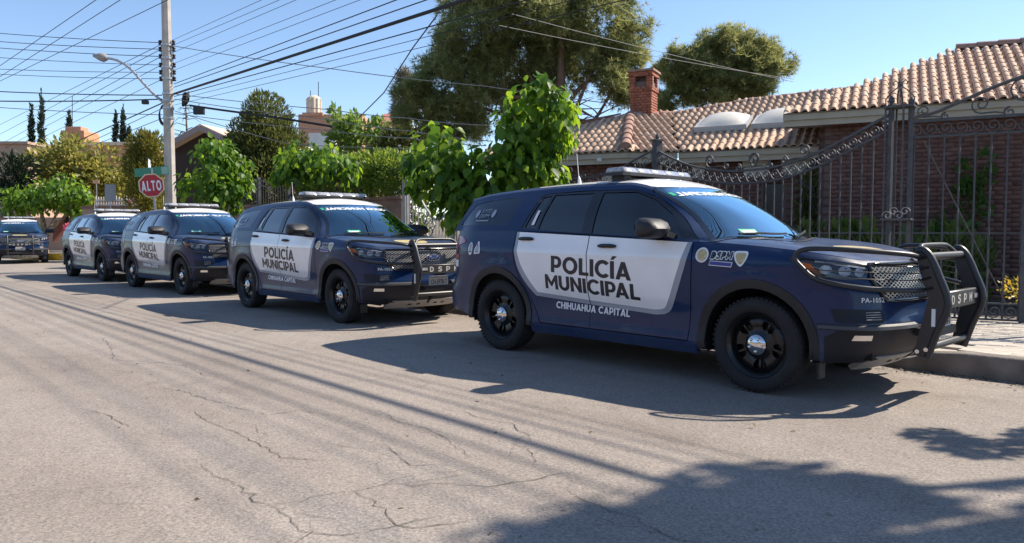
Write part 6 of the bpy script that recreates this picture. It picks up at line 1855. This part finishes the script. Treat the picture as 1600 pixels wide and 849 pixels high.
a, b = at(588, 191, 59.7), at(640, 191, 59.7); c = at(600, 178, 62); e = at(640, 178, 62); mb = MB(); mb.add([a, b, e, c, a + Vector((0, 0, -.25)), b + Vector((0, 0, -.25)), e + Vector((0, 0, -.3)), c + Vector((0, 0, -.3))], [(0, 1, 2, 3), (4, 7, 6, 5), (0, 4, 5, 1), (1, 5, 6, 2), (2, 6, 7, 3), (3, 7, 4, 0)]); bput(r_, 'roof', mb, mat('far_red_tile', (.42, .17, .12), .85))
# corner plot across the side street: wall, rail fence, red slanting wall
r_ = tag(empty('corner_wall', facing(180, 38)), 'low tan wall carrying a white picket railing behind the stop sign', 'wall')
bput(r_, 'wall_body', slab(MB(), 128, 262, 326, 382, 37, .3), M['pinkwall'])
bput(r_, 'coping', slab(MB(), 127, 263, 322, 326, 36.95, .4), M['brownwall'])
for k in range(28):
    u = 150 + k * 4.0; mb = MB(); mb.tube([at(u, 324, 37.1), at(u, 308 - (2 if k % 4 == 0 else 0), 37.1)], .022, 5); bput(r_, 'picket', mb, M['whitewall'])
for v in (313, 320): 
    mb = MB(); mb.beam(at(149, v, 37.1), at(263, v, 37.1), .03, .05); bput(r_, 'rail', mb, M['whitewall'])
r_ = tag(empty('red_ramp_wall', facing(92, 39)), 'slanting red wall between the forked tree and the fourth police car', 'wall')
a, b, c, e = at(84, 345, 39), at(101, 344, 39), at(101, 356, 39), at(82, 378, 39)
mb = MB(); f = _cf0 * .3; mb.add([a, b, c, e, a + f, b + f, c + f, e + f], [(0, 1, 2, 3), (7, 6, 5, 4), (0, 4, 5, 1), (1, 5, 6, 2), (2, 6, 7, 3), (3, 7, 4, 0)]); bput(r_, 'wall_body', mb, M['redwall'])
r_ = tag(empty('tan_wall', facing(70, 41)), 'plain tan house wall behind the forked tree', 'wall'); bput(r_, 'wall_body', slab(MB(), 40, 128, 340, 392, 41, .4), M['pinkwall'])
for u, w_ in ((102, 'left'), (106, 'middle'), (111, 'right')):
    mb = MB(); mb.box(at(u, 352, 38.5), (.10, .10, 1.5)); tag(mb.build('gate_bar', M['timber']), w_ + ' dark upright post of the doorway left of the fourth police car', 'post', 'posts of the doorway left of the fourth police car')
bushy('pink_bush', 'pink flowering bush behind the railing, left of the stop sign post', [px_blob(222, 316, 10, 37.8), px_blob(208, 317, 9, 37.8), px_blob(236, 316, 6, 37.8)], 600, .16, 'pink', 'bush', lumps=10)
bushy('red_bush', 'small red flowering plant beside the slanting red wall', [px_blob(106, 360, 6, 38.2, 1.2)], 120, .16, 'pink', 'bush', lumps=6)

# ------------------------------------------------------------------ utility pole, lamp, cables
PX, PY = -25.9, 8.9
pole_d = (Vector((PX, PY, 0)) - Vector((0, 0, CAM_H))).dot(_cf)
pole = tag(empty('utility_pole', (PX, PY, 0)), 'tall concrete utility pole with insulators and a curved street lamp arm', 'utility pole')
mb = MB(); n = 8
mb.lathe([(.19, .1), (.175, 4), (.15, 8), (.13, 11.5), (0, 11.5)], 8, axis='z'); mesh_obj('shaft', mb.mesh('shaft', M['pole'], smooth=20), pole)
def pz(v): return CAM_H + (362.2 - v) * pole_d / CAM_F
cr_ = Vector((_cr.x, _cr.y, 0))
for v in (72, 82, 93, 106, 117, 127):
    for sd in (-1, 1):
        mb = MB(); c = cr_ * sd * .22; z = pz(v)
        mb.lathe([(.0, z - .07), (.05, z - .07), (.06, z - .04), (.03, z - .01), (.06, z + .03), (.045, z + .07), (.0, z + .07)], 10, axis='z', c=(c.x, c.y, 0)); mesh_obj('insulator', mb.mesh('insulator', M['plastic'], smooth=50), pole)
for sd in (-1, 1):
    mb = MB(); c = cr_ * sd * .19; mb.box((c.x, c.y, (pz(68) + pz(131)) / 2), (.03, .03, pz(68) - pz(131))); mesh_obj('bracket', mb.mesh('bracket', M['steelgrey']), pole)
for v in (76, 96, 110, 127, 150, 160, 172, 187):
    mb = MB(); z = pz(v); mb.lathe([(.18, z - .03), (.185, z - .03), (.185, z + .03), (.18, z + .03)], 12, axis='z'); mesh_obj('band', mb.mesh('band', M['steelgrey']), pole)
lp = [(255, 160), (240, 147), (222, 128), (207, 111), (192, 99), (178, 93), (166, 91)]
mb = MB(); mb.tube([at(u, v, pole_d - .25) - pole.location for u, v in [tuple(p) for p in catmull(lp, 4)]], .042, 8); arm = mesh_obj('lamp_arm', mb.mesh('lamp_arm', M['steelgrey'], smooth=60), pole)
a = at(168, 91.5, pole_d - .25) - pole.location; b = at(146, 87, pole_d - .25) - pole.location; dv = (b - a); mb = MB()
mb.tube([a, a + dv * .25, a + dv * .55, a + dv * .8, b], [.07, .15, .13, .08, .05], 10); mb.v = [tuple(Vector(p)) for p in mb.v]; mesh_obj('lamp_head', mb.mesh('lamp_head', M['silver'], smooth=50), arm)
mb = MB(); c = at(290, 155, pole_d - .3) - pole.location
for k in range(6):
    mb.tube([c + Vector((.10 * cos(a), .07 * sin(a), .13 * sin(a + k * .4) + RND.uniform(-.05, .05))) * 1.3 for a in np.linspace(0, 2 * pi, 14)[:-1]], .028, 5, closed=True)
mesh_obj('cable_coil', mb.mesh('cable_coil', M['cable'], smooth=60), pole)
mb = MB(); c = at(256, 178, pole_d - .3) - pole.location
for k in range(4): mb.tube([c + cr_ * (.13 * cos(a)) * (1 + .1 * k) + Vector((0, 0, .30 * sin(a) - .03 * k)) for a in np.linspace(0, 2 * pi, 18)[:-1]], .014, 5, closed=True)
mesh_obj('cable_coil', mb.mesh('cable_coil', M['cable'], smooth=60), pole)

def cable(pts, r, name, label, group, m='cable', sagk=.0):
    P = []
    for a, b in zip(pts[:-1], pts[1:]):
        n = max(6, int((b - a).length / 1.5))
        for i in range(n):
            t = i / n; P.append(a.lerp(b, t) - Vector((0, 0, sagk * 4 * t * (1 - t))))
    P.append(pts[-1]); o = P[0].copy()
    mb = MB(); mb.tube([p - o for p in P], r, 5)
    e = mb.build(name, M[m], smooth=60); e.location = o
    return tag(e, label, 'cable', group)
G1_ = 'thin cables along the street over the parked cars'; L1_ = 'thin black cable running from the pole along the street over the parked cars'
def along(v0, u1, v1, r, lab, grp, y1=8.0, name='power_cable', u0=272):
    a = Vector((PX, PY, pz(v0))) + cr_ * .2
    b = on(u1, v1, 1, y1 + (PY - y1) * .35); d_ = (b - a); e = a + d_ * ((14 - a.x) / d_.x)
    m_ = a + d_
    return cable([a, m_, e], r, name, lab, grp)
ORD = ['topmost', 'second', 'third', 'fourth', 'fifth', 'sixth', 'seventh', 'eighth', 'lowest']
def ordw(i, n): return 'lowest' if i == n - 1 else ORD[i]
for i, (v0, u1, v1) in enumerate(((68, 409, 0), (76, 437, 0), (87, 463, 0), (104, 525, 0), (114, 563, 0), (160, 686, 53), (167, 686, 68))): along(v0, u1, v1, .0065, ordw(i, 7) + ' of the thin cables from the pole along the street, counted from the top', G1_)
for (v0, u1, v1, w_) in ((135, 620, 0, 'upper medium cable above the thick bundle, from the pole along the street'), (140, 667, 0, 'lower medium cable just above the thick bundle, from the pole along the street'), (154, 686, 38, 'medium cable just below the thick bundle, from the pole along the street')): along(v0, u1, v1, .012, w_, 'medium cables beside the thick bundle')
along(150, 729, 0, .036, 'thickest black cable bundle sweeping from the pole to the top of the huge pine', None, name='cable_bundle')
# cables that leave the pole to the left across the street
L2_ = 'cable leaving the pole to the left, level over the crossing'; G2_ = 'level cables left of the pole'
for i, (v0, v1, r) in enumerate(((72, 48, .012), (82, 61, .012), (93, 71, .012), (106, 86, .010), (117, 104, .010), (127, 112, .010), (152, 139, .018), (158, 154, .022), (182, 164, .012))):
    a = Vector((PX, PY, pz(v0))) - cr_ * .2; b = at(0, v1, 27); c = a + (b - a) * 1.8; cable([a, c], r, 'power_cable', ordw(i, 9) + ' of the level cables leaving the pole to the left, from the top', G2_, sagk=.10)
# cables that go on behind the pole down the street
L3_ = 'thin cable going on from the pole down the far street, slanting to the lower left'; G3_ = 'cables slanting down behind the pole'
for i, (v0, u1, v1, r) in enumerate(((75, 0, 195, .011), (82, 0, 210, .011), (93, 0, 226, .011), (106, 20, 225, .010), (128, 60, 218, .010), (164, 127, 218, .022), (172, 150, 218, .012), (187, 160, 222, .012))):
    a = Vector((PX, PY, pz(v0))) - cr_ * .2; b = on(u1, v1, 1, PY + .3); cable([a, a + (b - a) * 1.15], r, 'power_cable', ordw(i, 8) + ' of the cables slanting down to the left behind the pole, from the top', G3_)
# a second line high over the far side of the road
for (p, q, w_) in (((150, 0), (0, 103), 'leftmost'), ((188, 0), (0, 120), 'middle'), ((256, 3), (0, 127), 'rightmost')):
    a, b = on(*p, 2, 8.6), on(*q, 2, 8.2); d_ = b - a; cable([a - d_ * .6, b + d_ * .9], .012, 'power_cable', w_ + ' of the three high cables crossing the top left corner of the sky', 'high cables in the top left corner')
# service cables to the houses on the right
L5_ = 'pale service cable running from the pole past the huge pine to the houses'; G5_ = 'pale service cables right of the pole'
for i, (v0, pts) in enumerate(((77, [(520, 108, 22), (760, 135, 20), (1010, 168, 19)]), (150, [(520, 172, 22), (640, 185, 20), (760, 196, 19)]), (158, [(520, 188, 22), (640, 205, 20), (770, 221, 19)]), (180, [(520, 205, 22), (640, 216, 20), (760, 228, 19)]), (176, [(450, 225, 24), (640, 232, 20)]))):
    cable([Vector((PX, PY, pz(v0))) + cr_ * .2] + [at(*p) for p in pts], .012, 'service_cable', ordw(i, 5) + ' of the pale service cables from the pole towards the huge pine', G5_, 'cablepale', .03)
for (p, q, w_) in (((800, 22, 16), (1240, 128, 22), 'upper'), ((780, 40, 16), (1240, 124, 22), 'lower')): cable([at(*p), at(*q)], .007, 'service_cable', w_ + ' pale cable slanting across both pine trees', 'pale cables in front of the pines', 'cablepale', .06)
cable([at(683, 24, 14), at(645, 75, 16), at(600, 145, 18), at(560, 185, 20)], .014, 'drop_cable', 'single cable dropping steeply from the thick bundle to the hedge', None)
cable([at(297, 165, pole_d), at(345, 172, pole_d - 1), at(420, 182, pole_d - 2), at(520, 198, pole_d - 3)], .035, 'cable_bundle', 'short thick sagging cable between the pole and the rounded conifer', None)
for (u, v, w, h, lab) in ((311, 173, 16, 12, 'small black splice box hanging from the cables right of the pole'), (227, 160, 9, 6, 'small black splice box on the cable left of the pole')):
    p = at(u, v, pole_d - .4); k = m_at(pole_d); mb = MB(); mb.box((0, 0, 0), (w * k, .14, h * k), 0, Matrix.Rotation(CAM_YAW, 3, 'Z')); mb.tube([(0, 0, h * k / 2), (0, 0, h * k * .9)], .015, 5)
    me = mb.mesh('splice_box', M['plastic']); bevel_mesh(me, .02, 1); o = mesh_obj('splice_box', me); o.location = p; tag(o, lab, 'box')

# ------------------------------------------------------------------ signs
sd = 24.2; k = m_at(sd)
p0 = at(243, 380, sd); p0.z = .16
stop = tag(empty('stop_sign', p0, CAM_YAW + radians(16)), 'red octagonal ALTO stop sign on a leaning post beside the utility pole', 'road sign')
tl = Matrix.Rotation(radians(-3), 4, 'Y')
ctr = at(239.5, 290.5, sd); zc = ctr.z - p0.z; R_ = 19.6 * k
def octa(r): return [(r * cos(pi / 8 + i * pi / 4), r * sin(pi / 8 + i * pi / 4)) for i in range(8)]
hd = empty('sign_head'); hd.parent = stop; hd.location = (-.07, -.05, zc); hd.rotation_euler = (0, radians(-5), 0)
def face(poly, y0, y1, m, nm, par):
    mb = MB().prism(poly, 0, 1); mb.v = [(p[0], y0 + (y1 - y0) * p[2], p[1]) for p in mb.v]; return mesh_obj(nm, mb.mesh(nm, m), par)
face(octa(R_), .0, .012, M['signcream'], 'border', hd); face(octa(R_ * .90), -.004, .006, M['signred'], 'face', hd)
def fl(V): return np.stack([V[:, 0], np.full(len(V), -.006), V[:, 1]], 1), np.tile([0., -1, 0], (len(V), 1))
block_text('ALTO', (-R_ * .72, -.17, R_ * .72, .15), fl, off=.002, step=.1, gap=.22).build('lettering', M['wletter'], hd, clean=False)
mb = MB(); mb.beam((.10, .03, 0), (-.05, .03, zc + .55), .06, .06); mesh_obj('post', mb.mesh('post', M['steelgrey']), stop)
# street name blades above it
nm = tag(empty('street_name_sign', at(240, 268, sd - .1), CAM_YAW), 'tilted green street name blade above the stop sign', 'street sign')
nm.rotation_euler = (0, radians(-5.5), CAM_YAW + radians(4))
face([(-29 * k, -6.5 * k), (23 * k, -6.5 * k), (23 * k, 6.5 * k), (-29 * k, 6.5 * k)], 0, .02, M['signgreen'], 'blade', nm)
face([(12 * k, -5.5 * k), (22 * k, -5.5 * k), (22 * k, 5.5 * k), (12 * k, 5.5 * k)], -.004, .002, mat('sign_pale_green', (.30, .45, .36), .5), 'blade_end', nm)
nm2 = tag(empty('street_name_sign', at(233, 256, sd - .1), CAM_YAW + radians(80)), 'white edge of a second street blade crossing above the green one', 'street sign')
face([(-.06, -.13), (.03, -.15), (.06, .11), (.0, .17)], -.012, .012, M['wletter'], 'blade', nm2); nm2.rotation_euler = (radians(-10), 0, CAM_YAW + radians(72))
sb = tag(empty('sign_back', at(175, 392, 33).xy.to_3d() + Vector((0, 0, .1)), CAM_YAW + radians(30)), 'grey back of a road sign above the fourth police car', 'road sign')
zs = at(175, 305, 33).z; mb = MB(); mb.box((0, 0, zs), (.42, .02, .72)); mesh_obj('plate', mb.mesh('plate', M['signback']), sb); mb = MB(); mb.tube([(0, .04, 0), (0, .04, zs + .3)], .03, 6); mesh_obj('post', mb.mesh('post', M['steelgrey']), sb)
ob = tag(empty('orange_board', at(153, 392, 35).xy.to_3d() + Vector((0, 0, .1)), CAM_YAW), 'small orange board on a thin post left of the grey sign back', 'sign')
zs = at(153, 288, 35).z; mb = MB(); mb.box((0, 0, zs), (.30, .03, .16)); mesh_obj('board', mb.mesh('board', M['orange']), ob); mb = MB(); mb.tube([(0, .04, 0), (0, .04, zs)], .018, 6); mesh_obj('post', mb.mesh('post', M['steelgrey']), ob)

# ------------------------------------------------------------------ shade tree just outside the frame, and an added caster for the lobed shadow
mulberry((1.9, 9.6, .16), 'tall street tree just right of the picture whose shade lies on the road', [((1.85, 8.50, 6.2), (1.15, .9, .7)), ((3.2, 9.3, 6.6), (1.5, 1.2, 1.0)), ((1.1, 8.10, 6.0), (.55, .5, .4)), ((4.1, 8.3, 6.2), (1.3, 1.0, .8)), ((2.8, 8.6, 6.4), (1.0, 1.0, .8)), ((1.0, 9.05, 6.0), (.5, .45, .4))], 17000, .22, m=M['muldark'], trunk_r=.2, fork_z=2.6, group=None, name='shade_tree', lumps=26, lump=.22)
bushy('shadow_caster', 'added leafy stand-in just right of the picture, shaped for the two-lobed shadow', [((-.10, 7.62, 2.62), (.20, .20, .20)), ((-.38, 7.70, 2.60), (.15, .15, .11)), ((.0, 7.9, 2.25), (.2, .22, .30)), ((.0, 8.0, 1.8), (.2, .2, .3))], 2600, .08, 'muldark', 'bush', lumps=0, base=(-.05, 8.05, .17), trunk=.05)  # unseen foliage added only to cast the lobed shadow on the road
# the other side of the street, seen only in the paint and glass of the cars
ow = tag(empty('opposite_wall', (-12, -11.3, 0)), 'plain garden wall on the camera side of the street', 'wall')
mb = MB(); mb.box((0, 0, 1.1), (70, .25, 2.2)); mesh_obj('wall_body', mb.mesh('wall_body', M['brownwall']), ow)
P, D = cloud(box_blobs((24, -15.5), (-48, -15.5), 1.0, 4.2, 1.4, 22), 9000, lump=.22, lumps=24)
R = rotmats(D + NPR.normal(size=P.shape) * .4, NPR.uniform(0, 6.28, len(P)))
tg = tag(empty('tree_belt', (-12, -15.5, 0)), 'belt of dark trees behind the wall on the camera side of the street', 'trees')
child('foliage', leaf_mesh('foliage', *OVAL, P, R, .75 * NPR.uniform(.6, 1.2, len(P)), M['muldark']), tg)['kind'] = 'stuff'

# dry leaves and grit gathered along the gutter: too many to count
n = 1400; X = NPR.uniform(-9.5, 0.5, n); Y = 7.50 - np.abs(NPR.normal(0, .13, n)); P = np.stack([X, Y, np.full(n, .008)], 1)
far_ = NPR.uniform(0, 1, 260); P2 = np.stack([NPR.uniform(-14, 1, 260), NPR.uniform(1.0, 7.3, 260), np.full(260, .006)], 1); P = np.concatenate([P, P2])
R = rotmats(NPR.normal(size=P.shape) * np.array([1, 1, .12]), NPR.normal(0, .35, len(P)))
M['litter'] = tile_mat('dry_leaf', [(.10, .07, .04), (.20, .14, .08), (.30, .25, .18)])
tag(mesh_obj('leaf_litter', leaf_mesh('leaf_litter', *OVAL, P, R, NPR.uniform(.012, .045, len(P)), M['litter'])), 'dry leaves and grit scattered along the gutter', 'leaves', kind='stuff')

# low hills on the horizon, and the trees that go on down the far street
mb = MB(); n = 96; vs = []
for i in range(n):
    a = 2 * pi * i / n; hh = 9 + 7 * sin(3 * a + 1) + 4 * sin(7 * a) + 2 * sin(17 * a)
    for (r_, z_) in ((380, -1), (430, hh * .7), (480, hh)): vs.append((r_ * cos(a), r_ * sin(a), z_))
mb.add(vs, [(3 * i + j, 3 * ((i + 1) % n) + j, 3 * ((i + 1) % n) + j + 1, 3 * i + j + 1) for i in range(n) for j in range(2)])
tag(mb.build('hills', mat('hill_scrub', (.16, .14, .10), 1, noise=.25, nscale=.05), smooth=60), kind='structure')
P, D = cloud([((-75 - 4 * k, 14 - 5.5 * k, 2.2), (4.5, 3.5, 2.6 + .5 * (k % 3))) for k in range(12)], 5200, lump=.2, lumps=22)
R = rotmats(D + NPR.normal(size=P.shape) * .4, NPR.uniform(0, 6.28, len(P)))
tb = tag(empty('far_tree_belt', (-95, -15, 0)), 'belt of trees far down the street beyond the left edge', 'trees')
child('foliage', leaf_mesh('foliage', *OVAL, P, R, .7 * NPR.uniform(.6, 1.2, len(P)), M['hedge']), tb)['kind'] = 'stuff'
